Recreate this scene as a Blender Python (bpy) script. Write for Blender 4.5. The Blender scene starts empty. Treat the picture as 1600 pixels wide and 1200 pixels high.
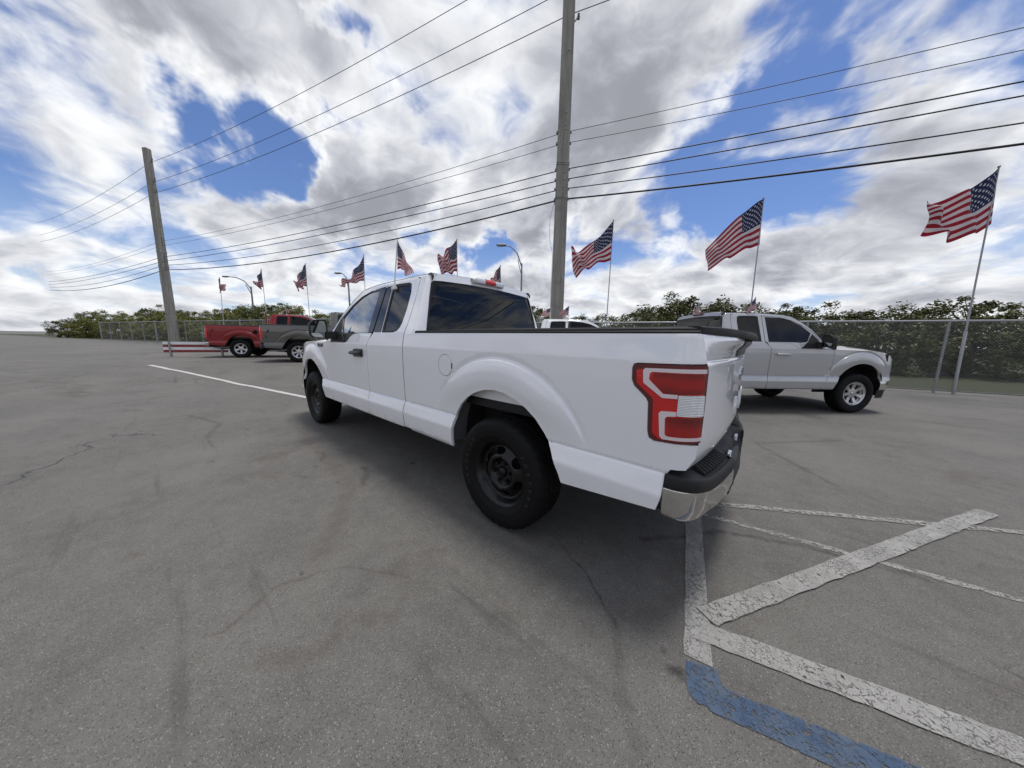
import bpy, math, random
from mathutils import Vector, Matrix, noise
from mathutils.geometry import delaunay_2d_cdt
random.seed(7)
S = bpy.context.scene
COL = S.collection
R = math.radians

# ------------------------------------------------------------------ camera
cam_d = bpy.data.cameras.new('camera'); cam = bpy.data.objects.new('camera', cam_d); COL.objects.link(cam)
FWD = Vector((0.642, -0.752, -0.148)).normalized()
RGT = Vector((-0.759, -0.651, 0.019)); RGT = (RGT - FWD * RGT.dot(FWD)).normalized()
UPV = RGT.cross(FWD)
m = Matrix((RGT, UPV, -FWD)).transposed().to_4x4(); m.translation = Vector((-1.302, 2.346, 1.286))
cam.matrix_world = m
cam_d.sensor_fit = 'HORIZONTAL'; cam_d.sensor_width = 36; cam_d.lens = 465.9 / 1600 * 36
cam_d.clip_start = 0.05; cam_d.clip_end = 2000
S.camera = cam
S.render.engine = 'CYCLES'
S.view_settings.view_transform = 'Standard'; S.view_settings.look = 'None'
S.view_settings.gamma = 1; S.view_settings.use_curve_mapping = False
S.view_settings.exposure = 0.34

# ------------------------------------------------------------------ node helpers
class NT:
    def __init__(s, tree):
        s.t = tree; s.n = tree.nodes; s.l = tree.links
    def new(s, typ, **kw):
        n = s.n.new(typ)
        for k, v in kw.items(): setattr(n, k, v)
        return n
    def set(s, sock, v):
        if isinstance(v, bpy.types.NodeSocket): s.l.new(v, sock)
        elif isinstance(v, (tuple, list)) and sock.type == 'RGBA' and len(v) == 3: sock.default_value = (*v, 1)
        else: sock.default_value = v
    def math(s, op, a, b=None, c=None, clamp=False):
        n = s.new('ShaderNodeMath', operation=op); n.use_clamp = clamp
        s.set(n.inputs[0], a)
        if b is not None: s.set(n.inputs[1], b)
        if c is not None: s.set(n.inputs[2], c)
        return n.outputs[0]
    def vmath(s, op, a, b=None, out=0):
        n = s.new('ShaderNodeVectorMath', operation=op); s.set(n.inputs[0], a)
        if b is not None: s.set(n.inputs[1], b)
        return n.outputs[out]
    def scale(s, a, f):
        n = s.new('ShaderNodeVectorMath', operation='SCALE'); s.set(n.inputs[0], a); s.set(n.inputs['Scale'], f)
        return n.outputs[0]
    def mix(s, f, a, b, typ='RGBA', blend='MIX'):
        n = s.new('ShaderNodeMix', data_type=typ)
        if typ == 'RGBA':
            n.blend_type = blend; s.set(n.inputs[0], f); s.set(n.inputs[6], a); s.set(n.inputs[7], b); return n.outputs[2]
        s.set(n.inputs[0], f); s.set(n.inputs[2], a); s.set(n.inputs[3], b); return n.outputs[0]
    def ramp(s, v, a, b, lo=0.0, hi=1.0, smooth=True):
        n = s.new('ShaderNodeMapRange'); n.interpolation_type = 'SMOOTHSTEP' if smooth else 'LINEAR'
        s.set(n.inputs[0], v); n.inputs[1].default_value = a; n.inputs[2].default_value = b
        n.inputs[3].default_value = lo; n.inputs[4].default_value = hi
        return n.outputs[0]
    def noise(s, vec, scale, detail=4, rough=.5, dist=0.0, out=0):
        n = s.new('ShaderNodeTexNoise'); s.set(n.inputs['Vector'], vec)
        n.inputs['Scale'].default_value = scale; n.inputs['Detail'].default_value = detail
        n.inputs['Roughness'].default_value = rough; n.inputs['Distortion'].default_value = dist
        return n.outputs[out]
    def voro(s, vec, scale, feature='F1', out='Distance', rnd=1.0):
        n = s.new('ShaderNodeTexVoronoi'); n.feature = feature; s.set(n.inputs['Vector'], vec)
        n.inputs['Scale'].default_value = scale; n.inputs['Randomness'].default_value = rnd
        return n.outputs[out]

# ------------------------------------------------------------------ world: sky with broken clouds
SUN_ELEV, SUN_AZ = R(79), math.atan2(-0.90, -0.25)      # sun direction (towards the sun) in the XY plane
world = bpy.data.worlds.new('World'); S.world = world; world.use_nodes = True
W = NT(world.node_tree); W.n.clear()
wout = W.new('ShaderNodeOutputWorld'); bg = W.new('ShaderNodeBackground'); bg.inputs[1].default_value = 0.1
W.l.new(bg.outputs[0], wout.inputs[0])
sky = W.new('ShaderNodeTexSky', sky_type='NISHITA'); sky.sun_disc = False
sky.sun_elevation = SUN_ELEV; sky.sun_rotation = (math.pi / 2 - SUN_AZ) % (2 * math.pi)
sky.air_density = 1.0; sky.dust_density = 0.3; sky.ozone_density = 3.0
tc = W.new('ShaderNodeTexCoord'); D = W.vmath('NORMALIZE', tc.outputs['Generated'])
sep = W.new('ShaderNodeSeparateXYZ'); W.l.new(D, sep.inputs[0])
dz = W.math('ADD', W.math('MAXIMUM', sep.outputs[2], 0.0), 0.30)
inv = W.math('DIVIDE', 1.0, dz)
P = W.scale(D, inv)
cmb = W.new('ShaderNodeCombineXYZ'); sp = W.new('ShaderNodeSeparateXYZ'); W.l.new(P, sp.inputs[0])
W.l.new(sp.outputs[0], cmb.inputs[0]); W.l.new(sp.outputs[1], cmb.inputs[1]); cmb.inputs[2].default_value = 3.1
PP = cmb.outputs[0]
warp = W.noise(PP, 1.7, 3, .5, out=1)
PW = W.vmath('ADD', PP, W.scale(W.vmath('SUBTRACT', warp, (.5, .5, .5)), 0.55))
big = W.noise(PW, 1.5, 2.0, .5)
fine = W.noise(PW, 3.8, 9, .54)
n_ = W.math('ADD', W.math('MULTIPLY', big, 0.50), W.math('MULTIPLY', fine, 0.50))
dw = W.scale(W.vmath('SUBTRACT', W.noise(D, 4.0, 5, .62, out=1), (.5, .5, .5)), 0.42)
DW = W.vmath('NORMALIZE', W.vmath('ADD', D, dw))
def bump(direction, rin, rout, amp):
    dp = W.vmath('DOT_PRODUCT', DW, Vector(direction).normalized(), out=1)
    return W.ramp(dp, math.cos(R(rout)), math.cos(R(rin)), 0, amp)
bias = 0.0
for d_, ri, ro, am in (((.885, -.160, .430), 0, 8.5, -.17),
                       ((.02, -.917, .399), 1, 12, -.12), ((-.01, -.838, .545), 1, 10, -.10), ((.20, -.93, .330), 0, 7, -.08),
                       ((.10, -.80, .60), 0, 6, -.04), ((-.45, -.75, .45), 4, 18, -.04),
                       ((.789, -.519, .329), 0, 4.5, -.10), ((.688, -.674, .300), 0, 5, -.11), ((.721, -.331, .608), 0, 4, -.10), ((.47, -.82, .32), 0, 4, -.06),
                       ((.555, -.631, .542), 4, 20, .09), ((.342, -.706, .62), 4, 14, .05), ((.821, -.425, .40), 3, 11, .09), ((.80, -.36, .50), 2, 8, .07),
                       ((.90, -.25, .28), 2, 10, .09), ((.80, -.176, .62), 4, 14, .16), ((.86, -.02, .60), 3, 14, .10), ((.30, -.92, .20), 2, 9, .05), ((.06, -.96, .20), 2, 9, .05),
                       ((.88, .32, .42), 4, 18, .01), ((-.1, .9, .5), 4, 18, -.04), ((-.75, .5, .3), 4, 15, -.04)):
    bias = W.math('ADD', bias, bump(d_, ri, ro, am))
dens = W.math('ADD', W.math('ADD', n_, .036), bias)
hor = W.ramp(sep.outputs[2], 0.0, 0.26, 0.07, 0.0)
dens = W.math('ADD', dens, hor)
mask = W.ramp(dens, 0.42, 0.57)
# cloud light: bright edges, grey thick cores; soft structure from an offset copy of the noise (light from above)
PO = W.vmath('ADD', PW, (-0.03, -0.06, 0.0))
fine2 = W.noise(PO, 3.8, 9, .54)
relief = W.math('SUBTRACT', fine, fine2)
thick = W.ramp(dens, 0.47, 0.72)
lum = W.math('SUBTRACT', 8.1, W.math('MULTIPLY', thick, 4.3))
lum = W.math('ADD', lum, W.math('MULTIPLY', relief, 12.5))
lum = W.math('ADD', lum, W.math('MULTIPLY', W.math('SUBTRACT', W.noise(PW, 8, 6, .55), .5), 2.6))
lum = W.math('SUBTRACT', lum, W.math('MULTIPLY', W.math('MULTIPLY', W.ramp(W.noise(PW, 1.4, 3, .5), .42, .62), W.ramp(sep.outputs[2], .16, .36, .25, 1)), 2.6))
lum = W.ramp(lum, 1.5, 9.5, 3.0, 8.6)
ccol = W.mix(W.ramp(lum, 3.0, 8.5), (.90, .93, 1.04), (.97, .985, 1.0))
cl = W.new('ShaderNodeVectorMath', operation='SCALE'); W.l.new(ccol, cl.inputs[0]); W.l.new(lum, cl.inputs['Scale'])
skc = W.mix(1.0, sky.outputs[0], (0.74, 0.80, 1.0), blend='MULTIPLY')
low = W.ramp(sep.outputs[2], 0.0, 0.30, 1.0, 0.0)
skc = W.mix(W.math('MULTIPLY', low, .55), skc, (5.2, 5.9, 7.0))
W.l.new(W.mix(mask, skc, cl.outputs[0]), bg.inputs[0])

sun_d = bpy.data.lights.new('sun', 'SUN'); sun_d.energy = 1.9; sun_d.angle = R(14); sun_d.color = (1, .965, .91)
sun = bpy.data.objects.new('sun', sun_d); COL.objects.link(sun)
sv = Vector((math.cos(SUN_AZ) * math.cos(SUN_ELEV), math.sin(SUN_AZ) * math.cos(SUN_ELEV), math.sin(SUN_ELEV)))
sun.rotation_euler = sv.to_track_quat('Z', 'Y').to_euler()

# ------------------------------------------------------------------ materials
def mat(name, col=(.5, .5, .5), rough=.5, metal=0.0, coat=0.0, coat_rough=.03, spec=.5, emit=None):
    mt = bpy.data.materials.new(name); mt.use_nodes = True
    b = mt.node_tree.nodes['Principled BSDF']
    b.inputs['Base Color'].default_value = (*col, 1); b.inputs['Roughness'].default_value = rough
    b.inputs['Metallic'].default_value = metal; b.inputs['Coat Weight'].default_value = coat
    b.inputs['Coat Roughness'].default_value = coat_rough; b.inputs['Specular IOR Level'].default_value = spec
    return mt
def grime(mt, scale=3.0, amt=.12, rough_amt=.1, bumpy=0.0, bscale=80, dark=(.12, .11, .10)):
    """uneven dust and wear over a plain Principled material"""
    T = NT(mt.node_tree); b = T.n['Principled BSDF']; tcn = T.new('ShaderNodeTexCoord').outputs['Object']
    base = tuple(b.inputs['Base Color'].default_value[:3]); r0 = b.inputs['Roughness'].default_value
    n = T.noise(tcn, scale, 6, .6); f = T.ramp(n, .45, .8, 0, amt)
    T.set(b.inputs['Base Color'], T.mix(f, base, dark))
    T.set(b.inputs['Roughness'], T.ramp(n, .3, .8, max(.01, r0 - rough_amt * .5), r0 + rough_amt))
    if bumpy:
        bn = T.new('ShaderNodeBump'); bn.inputs['Strength'].default_value = bumpy; bn.inputs['Distance'].default_value = .002
        T.set(bn.inputs['Height'], T.noise(tcn, bscale, 3, .6)); T.l.new(bn.outputs[0], b.inputs['Normal'])
    return mt
def paint(name, col, metal=0.0, rough=.35):
    mt = mat(name, col, rough, metal, 1.0, .025)
    T = NT(mt.node_tree); b = T.n['Principled BSDF']; tcn = T.new('ShaderNodeTexCoord').outputs['Object']
    # patchy grey-brown tone, growing stronger towards the sills
    sp_ = T.new('ShaderNodeSeparateXYZ'); T.l.new(tcn, sp_.inputs[0])
    n = T.noise(tcn, 5, 6, .65)
    f = T.math('MULTIPLY', T.ramp(sp_.outputs[2], .44, .60, .30, .0), T.ramp(n, .4, .7))
    T.set(b.inputs['Base Color'], T.mix(f, col, (.22, .20, .17)))
    b.inputs['Coat IOR'].default_value = 1.7
    bn = T.new('ShaderNodeBump'); bn.inputs['Strength'].default_value = .035; bn.inputs['Distance'].default_value = .01
    T.set(bn.inputs['Height'], T.noise(tcn, 3.2, 2, .5))
    T.l.new(bn.outputs[0], b.inputs['Coat Normal'])
    return mt
M = {}
M['white'] = paint('white_paint', (.86, .86, .885))
M['silver'] = paint('silver_paint', (.42, .425, .44), .30, .35)
M['pewter'] = paint('pewter_paint', (.082, .078, .066), .35, .4)
M['red'] = paint('red_paint', (.23, .001, .004), .1, .35); M['red'].node_tree.nodes['Principled BSDF'].inputs['Coat Weight'].default_value = .3
M['plastic'] = grime(mat('black_plastic', (.012, .012, .0125), .6, spec=.35), 9, .2, .12, .25, 420, (.05, .05, .05))
M['plastic_sm'] = grime(mat('smooth_black_plastic', (.012, .012, .013), .28), 5, .2, .1)
M['gloss_black'] = mat('gloss_black', (.004, .004, .005), .10, coat=.2, spec=.35)
M['rubber_seal'] = mat('rubber_seal', (.012, .012, .012), .6)
M['under'] = grime(mat('underbody', (.012, .012, .012), .8), 7, .5, .1, .3, 60, (.035, .03, .025))
M['liner'] = grime(mat('wheel_well_liner', (.12, .12, .125), .7), 7, .6, .1, .3, 60, (.05, .045, .04))
M['chrome'] = mat('chrome', (.62, .61, .60), .09, 1.0)
T = NT(M['chrome'].node_tree); b_ = T.n['Principled BSDF']; tco = T.new('ShaderNodeTexCoord').outputs['Object']
bn = T.new('ShaderNodeBump'); bn.inputs['Strength'].default_value = .25; bn.inputs['Distance'].default_value = .01
T.set(bn.inputs['Height'], T.noise(tco, 4.5, 3, .5)); T.l.new(bn.outputs[0], b_.inputs['Normal'])
T.set(b_.inputs['Roughness'], T.ramp(T.noise(tco, 14, 5, .6), .4, .8, .06, .24))
M['alloy'] = grime(mat('alloy', (.55, .55, .56), .3, .9), 10, .2, .1)
M['steel_black'] = grime(mat('black_steel_wheel', (.003, .003, .0033), .34, 0, .25, .15, spec=.3), 12, .2, .1, 0, 60, (.012, .011, .010))
M['nut'] = mat('lug_nut', (.015, .015, .017), .35, .6)
# tyre rubber
M['tyre'] = grime(mat('tyre_rubber', (.0045, .0045, .005), .62, spec=.2), 6, .3, .15, .3, 200, (.014, .013, .012))
M['tyre_letter'] = mat('tyre_letters', (.028, .028, .029), .5)
# lamp lenses
def lens(name, col, rough, scale, strength, vertical=False, dark=.35):
    mt = mat(name, col, rough, 0, 1.0, .02)
    T = NT(mt.node_tree); b = T.n['Principled BSDF']; o = T.new('ShaderNodeTexCoord').outputs['Object']
    wv = T.new('ShaderNodeTexWave'); wv.bands_direction = 'Z' if not vertical else 'X'
    T.l.new(o, wv.inputs['Vector']); wv.inputs['Scale'].default_value = scale; wv.inputs['Distortion'].default_value = .6
    v = T.voro(o, 70, out='Distance')
    f = T.math('ADD', T.math('MULTIPLY', wv.outputs[0], dark), T.math('MULTIPLY', T.noise(o, 14, 3, .5), dark))
    T.set(b.inputs['Base Color'], T.mix(f, col, tuple(c * .25 for c in col)))
    bn = T.new('ShaderNodeBump'); bn.inputs['Strength'].default_value = strength; bn.inputs['Distance'].default_value = .004
    T.set(bn.inputs['Height'], T.math('ADD', wv.outputs[0], v)); T.l.new(bn.outputs[0], b.inputs['Normal'])
    return mt
M['lens_red'] = lens('red_lens', (.62, .005, .008), .12, 22, .06, dark=.04)
M['lens_dark'] = mat('dark_red_housing', (.10, .002, .004), .12, 0, 1)
M['lens_deep'] = lens('deep_red_lens', (.46, .003, .005), .08, 3.1, .12, dark=.55)
M['lens_pink'] = lens('pale_lens_band', (.78, .68, .70), .25, 40, .05, dark=.05)
M['lens_clear'] = lens('clear_lens', (.86, .87, .89), .08, 46, .30, dark=.16); M['lens_clear'].node_tree.nodes['Principled BSDF'].inputs['Metallic'].default_value = .55
M['amber'] = mat('amber_lens', (.6, .2, .02), .2, coat=1)
# glass
def glass(name, tint, ior=1.5, gain=1.25):
    mt = bpy.data.materials.new(name); mt.use_nodes = True; T = NT(mt.node_tree); T.n.clear()
    o = T.new('ShaderNodeOutputMaterial'); tr = T.new('ShaderNodeBsdfTransparent'); gl = T.new('ShaderNodeBsdfGlossy')
    tr.inputs[0].default_value = (*tint, 1); gl.inputs['Roughness'].default_value = .012; gl.inputs[0].default_value = (1, 1, 1, 1)
    fr = T.new('ShaderNodeFresnel'); fr.inputs[0].default_value = ior
    f = T.math('MINIMUM', T.math('MULTIPLY', fr.outputs[0], gain), 1.0)
    mx = T.new('ShaderNodeMixShader'); T.l.new(f, mx.inputs[0])
    T.l.new(tr.outputs[0], mx.inputs[1]); T.l.new(gl.outputs[0], mx.inputs[2]); T.l.new(mx.outputs[0], o.inputs[0])
    return mt
M['glass'] = glass('tinted_green_glass', (.34, .44, .40), 1.62, 2.3)
M['glass_dark'] = glass('dark_privacy_glass', (.030, .030, .034), 1.46, .92)
M['mirror'] = mat('mirror_glass', (.42, .46, .46), .02, 1.0)
M['fabric'] = grime(mat('grey_seat_fabric', (.10, .10, .105), .9), 10, .2)
M['dash'] = mat('dark_dashboard', (.03, .03, .032), .7)
M['badge_chrome'] = mat('badge_chrome', (.55, .55, .56), .2, 1.0)
M['blue_enamel'] = mat('blue_enamel', (.012, .03, .12), .15, .3, 1)
# asphalt
def asphalt_color(T, o):
    s1 = T.noise(o, .35, 5, .6); s2 = T.noise(o, 1.6, 6, .62); s3 = T.noise(o, 9, 6, .65)
    base = T.mix(T.ramp(s1, .32, .68), (.112, .106, .097), (.158, .149, .135))
    base = T.mix(T.ramp(s2, .40, .75, 0, .6), base, (.080, .077, .071))
    base = T.mix(T.ramp(s3, .35, .75, 0, .45), base, (.180, .172, .158))
    vc = T.new('ShaderNodeTexVoronoi'); vc.inputs['Scale'].default_value = 215; T.l.new(o, vc.inputs['Vector'])
    rr = T.new('ShaderNodeSeparateColor'); T.l.new(vc.outputs['Color'], rr.inputs[0])
    inner = T.ramp(vc.outputs['Distance'], .55, .30)
    br = T.math('MULTIPLY', T.ramp(rr.outputs[0], .74, .97), inner)
    dk = T.math('MULTIPLY', T.ramp(rr.outputs[1], .62, .95), inner)
    base = T.mix(T.math('MULTIPLY', dk, .88), base, (.022, .020, .019))
    base = T.mix(T.math('MULTIPLY', br, .60), base, (.38, .37, .35))
    vb = T.new('ShaderNodeTexVoronoi'); vb.inputs['Scale'].default_value = 105; T.l.new(o, vb.inputs['Vector'])
    rb = T.new('ShaderNodeSeparateColor'); T.l.new(vb.outputs['Color'], rb.inputs[0])
    br2 = T.math('MULTIPLY', T.ramp(rb.outputs[0], .93, .99), T.ramp(vb.outputs['Distance'], .38, .22))
    base = T.mix(T.math('MULTIPLY', br2, .5), base, (.40, .37, .33))
    # broad brown stains, oil drips and short cracks
    w = T.vmath('ADD', o, T.scale(T.vmath('SUBTRACT', T.noise(o, 1.1, 4, .6, out=1), (.5, .5, .5)), 1.3))
    st = T.ramp(T.noise(w, .9, 5, .65), .55, .72, 0, .55)
    base = T.mix(st, base, (.078, .062, .050))
    vd = T.new('ShaderNodeTexVoronoi'); vd.inputs['Scale'].default_value = 1.5; T.l.new(w, vd.inputs['Vector'])
    rd = T.new('ShaderNodeSeparateColor'); T.l.new(vd.outputs['Color'], rd.inputs[0])
    drip = T.math('MULTIPLY', T.ramp(rd.outputs[2], .60, .70), T.ramp(vd.outputs['Distance'], .075, .03))
    base = T.mix(T.math('MULTIPLY', drip, .65), base, (.018, .016, .015))
    ed = T.voro(w, .55, 'DISTANCE_TO_EDGE')
    cr = T.math('MULTIPLY', T.ramp(ed, .008, .002), T.ramp(T.noise(o, .5, 2, .5), .56, .64))
    base = T.mix(T.math('MULTIPLY', cr, .6), base, (.03, .027, .024))
    # scuffs: long smears
    mp = T.new('ShaderNodeMapping'); mp.inputs['Rotation'].default_value = (0, 0, R(25)); mp.inputs['Scale'].default_value = (.5, 5, 1)
    T.l.new(o, mp.inputs[0]); sc = T.ramp(T.noise(mp.outputs[0], 1.3, 4, .6), .60, .74, 0, .5)
    base = T.mix(sc, base, (.055, .051, .047))
    fl = T.new('ShaderNodeVectorMath', operation='MULTIPLY'); T.l.new(o, fl.inputs[0]); fl.inputs[1].default_value = (1, 1, 0)
    wn = T.scale(T.vmath('MULTIPLY', T.vmath('SUBTRACT', T.noise(o, 7, 6, .65, out=1), (.5, .5, .5)), (1, 1, 0)), .11)
    q = T.vmath('ADD', fl.outputs[0], wn)
    def seg(path, w0, amt, colr):
        nonlocal base
        dmin = None
        for a, b in zip(path, path[1:]):
            a = Vector((*a, 0)); b = Vector((*b, 0)); ba = b - a
            pa = T.vmath('SUBTRACT', q, a); h_ = T.math('DIVIDE', T.vmath('DOT_PRODUCT', pa, ba, out=1), ba.dot(ba), clamp=True)
            dd = T.vmath('LENGTH', T.vmath('SUBTRACT', pa, T.scale(ba, 1.0) if False else T.scale(tuple(ba), h_)), out=1)
            dmin = dd if dmin is None else T.math('MINIMUM', dmin, dd)
        f = T.math('MULTIPLY', T.ramp(dmin, w0, w0 * .15, 0, amt), T.ramp(T.noise(o, 16, 4, .7), .30, .62, .25, 1))
        base = T.mix(f, base, colr)
    # one-off marks: the seam by the rear wheel, rusty run-off, a skid smear, drips and a long curved crack
    seg([(-.456, .828), (-.60, .90), (-.75, .99), (-.90, 1.12)], .015, .65, (.022, .020, .018))
    seg([(-.90, 1.12), (-1.0, 1.30), (-1.10, 1.45), (-1.20, 1.62)], .045, .30, (.04, .036, .032))
    seg([(.40, 2.35), (.376, 2.29), (.482, 2.09), (.43, 1.9), (.365, 1.78), (.18, 1.67), (.03, 1.60)], .018, .42, (.062, .046, .036))
    seg([(.60, 1.85), (.95, 1.62), (1.30, 1.42), (1.9, 1.34), (2.5, 1.30), (3.2, 1.28)], .11, .38, (.085, .060, .044))
    seg([(.10, 2.2), (-.05, 2.05), (.05, 1.92), (-.10, 1.80)], .06, .35, (.075, .055, .042))
    seg([(1.62, 1.16), (1.45, 1.22), (1.27, 1.33)], .05, .55, (.035, .032, .029))
    seg([(-.80, .42), (-.98, .20), (-1.2, -.05), (-1.6, -.22), (-2.1, -.30)], .035, .6, (.028, .025, .023))
    seg([(-1.165, 1.15), (-1.168, 1.155)], .045, .85, (.015, .014, .013))
    seg([(-1.10, 1.085), (-1.103, 1.087)], .028, .8, (.018, .016, .015))
    seg([(-1.9, -1.6), (-1.3, -2.6), (-2.2, -3.6)], .05, .4, (.03, .028, .026))
    seg([(5.6, 2.2), (4.6, 1.9), (3.9, 2.1)], .05, .4, (.04, .036, .032))
    h = T.math('ADD', T.math('MULTIPLY', vc.outputs['Distance'], -.7), T.math('MULTIPLY', s3, .6))
    h = T.math('SUBTRACT', h, T.math('MULTIPLY', cr, 3.0))
    return base, h, br
mt = bpy.data.materials.new('asphalt'); mt.use_nodes = True; T = NT(mt.node_tree); b_ = T.n['Principled BSDF']
o = T.new('ShaderNodeTexCoord').outputs['Object']; c, h, br = asphalt_color(T, o)
T.set(b_.inputs['Base Color'], c); T.set(b_.inputs['Roughness'], .82)
bn = T.new('ShaderNodeBump'); bn.inputs['Strength'].default_value = 1.0; bn.inputs['Distance'].default_value = .004
T.set(bn.inputs['Height'], h); T.l.new(bn.outputs[0], b_.inputs['Normal'])
M['asphalt'] = mt
def line_paint(name, col, col2, crack=.5, faded=0.0, cell=26):
    mt = bpy.data.materials.new(name); mt.use_nodes = True; T = NT(mt.node_tree); b = T.n['Principled BSDF']
    o = T.new('ShaderNodeTexCoord').outputs['Object']
    w = T.vmath('ADD', o, T.scale(T.vmath('SUBTRACT', T.noise(o, 14, 4, .6, out=1), (.5, .5, .5)), .10))
    e1 = T.math('ADD', T.voro(w, cell, 'DISTANCE_TO_EDGE'), T.ramp(T.noise(o, 4.5, 3, .6), .42, .62, 0, .05)); e2 = T.voro(w, cell * 3.1, 'DISTANCE_TO_EDGE')
    crk = T.math('MAXIMUM', T.ramp(e1, .055, .02), T.math('MULTIPLY', T.ramp(e2, .07, .02), T.ramp(T.noise(o, 6, 3, .5), .42, .6)))
    crk = T.math('MULTIPLY', crk, crack)
    wear = T.ramp(T.noise(o, 34, 6, .7), .63 - faded * .22, .70 - faded * .18)
    miss = T.math('MAXIMUM', crk, wear)
    n = T.noise(o, 9, 6, .65)
    cc = T.mix(T.ramp(n, .3, .75), col, col2)
    cc = T.mix(T.ramp(T.noise(o, 160, 3, .6), .45, .75, 0, .5), cc, tuple(x * .45 for x in col2))
    T.set(b.inputs['Base Color'], cc); b.inputs['Roughness'].default_value = .7
    T.set(b.inputs['Alpha'], T.math('SUBTRACT', 1.0, miss, clamp=True))
    bn = T.new('ShaderNodeBump'); bn.inputs['Strength'].default_value = .5; bn.inputs['Distance'].default_value = .002
    T.set(bn.inputs['Height'], T.noise(o, 90, 4, .6)); T.l.new(bn.outputs[0], b.inputs['Normal'])
    return mt
M['line_white'] = line_paint('cracked_white_line_paint', (.35, .34, .325), (.25, .245, .232), .80, .20)
M['line_old'] = line_paint('worn_white_line_paint', (.36, .35, .33), (.25, .245, .23), .85, .66, 30)
M['line_far'] = line_paint('white_line_paint', (.62, .61, .58), (.5, .49, .47), .3, .0)
M['line_blue'] = line_paint('blue_line_paint', (.030, .068, .140), (.085, .115, .160), .50, .44, 17)
# concrete utility pole
mt = bpy.data.materials.new('pole_concrete'); mt.use_nodes = True; T = NT(mt.node_tree); b_ = T.n['Principled BSDF']
o = T.new('ShaderNodeTexCoord').outputs['Object']
mp = T.new('ShaderNodeMapping'); mp.inputs['Scale'].default_value = (6, 6, .35); T.l.new(o, mp.inputs[0])
c = T.mix(T.ramp(T.noise(mp.outputs[0], 1.6, 6, .65), .3, .7), (.20, .19, .165), (.33, .31, .28))
c = T.mix(T.ramp(T.noise(o, 2.2, 5, .6), .5, .75, 0, .5), c, (.13, .12, .10))
T.set(b_.inputs['Base Color'], c); b_.inputs['Roughness'].default_value = .85
bn = T.new('ShaderNodeBump'); bn.inputs['Strength'].default_value = .4; bn.inputs['Distance'].default_value = .006
T.set(bn.inputs['Height'], T.noise(o, 30, 5, .6)); T.l.new(bn.outputs[0], b_.inputs['Normal'])
M['concrete'] = mt
M['wire'] = mat('black_cable', (.015, .015, .017), .55)
M['galv'] = grime(mat('galvanised_steel', (.33, .34, .35), .45, .6), 8, .3, .15)
M['pole_grey'] = grime(mat('grey_flag_pole', (.30, .31, .32), .4, .4), 8, .3, .15)
M['pole_white'] = mat('white_plastic', (.75, .75, .73), .4)
M['lamp_grey'] = mat('street_lamp_grey', (.22, .23, .24), .5, .4)
M['lamp_glass'] = mat('street_lamp_lens', (.5, .5, .46), .25)
M['ribber'] = mat('porcelain', (.18, .12, .10), .3)
# chain link mesh
mt = bpy.data.materials.new('chain_link_mesh'); mt.use_nodes = True; T = NT(mt.node_tree); b_ = T.n['Principled BSDF']
o = T.new('ShaderNodeTexCoord').outputs['UV']; s_ = T.new('ShaderNodeSeparateXYZ'); T.l.new(o, s_.inputs[0])
a = T.math('ADD', s_.outputs[0], s_.outputs[1]); b2 = T.math('SUBTRACT', s_.outputs[0], s_.outputs[1])
def tri(v): return T.math('ABSOLUTE', T.math('SUBTRACT', T.math('FRACT', T.math('MULTIPLY', v, 14.0)), .5))
w_ = T.math('MAXIMUM', tri(a), tri(b2))
b_.inputs['Base Color'].default_value = (.20, .21, .21, 1); b_.inputs['Metallic'].default_value = .5; b_.inputs['Roughness'].default_value = .5
T.set(b_.inputs['Alpha'], T.ramp(w_, .435, .445))
M['chain'] = mt
# vegetation
def leafmat(name, c1, c2, c3):
    mt = bpy.data.materials.new(name); mt.use_nodes = True; T = NT(mt.node_tree); b = T.n['Principled BSDF']
    o = T.new('ShaderNodeTexCoord').outputs['Object']
    g = T.new('ShaderNodeNewGeometry')
    rnd = g.outputs['Random Per Island']
    c = T.mix(T.ramp(T.noise(o, .9, 4, .6), .35, .65), c1, c2)
    c = T.mix(T.ramp(rnd, .45, 1.0, 0, .8), c, c3)
    T.set(b.inputs['Base Color'], c); b.inputs['Roughness'].default_value = .55; b.inputs['Specular IOR Level'].default_value = .3
    b.inputs['Subsurface Weight'].default_value = 0
    return mt
M['leaf_olive'] = leafmat('olive_leaves', (.055, .070, .016), (.095, .108, .024), (.16, .165, .045))
M['leaf_yellow'] = leafmat('yellow_green_leaves', (.10, .115, .022), (.17, .175, .035), (.25, .24, .07))
M['leaf_dark'] = leafmat('dark_leaves', (.050, .060, .018), (.088, .096, .028), (.155, .15, .05))
M['bark'] = grime(mat('bark', (.09, .07, .05), .9), 6, .6)
mt = grime(mat('grass', (.035, .042, .015), .9), 3, .7, .05, .5, 30, (.07, .06, .035)); M['grass'] = mt

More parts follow.
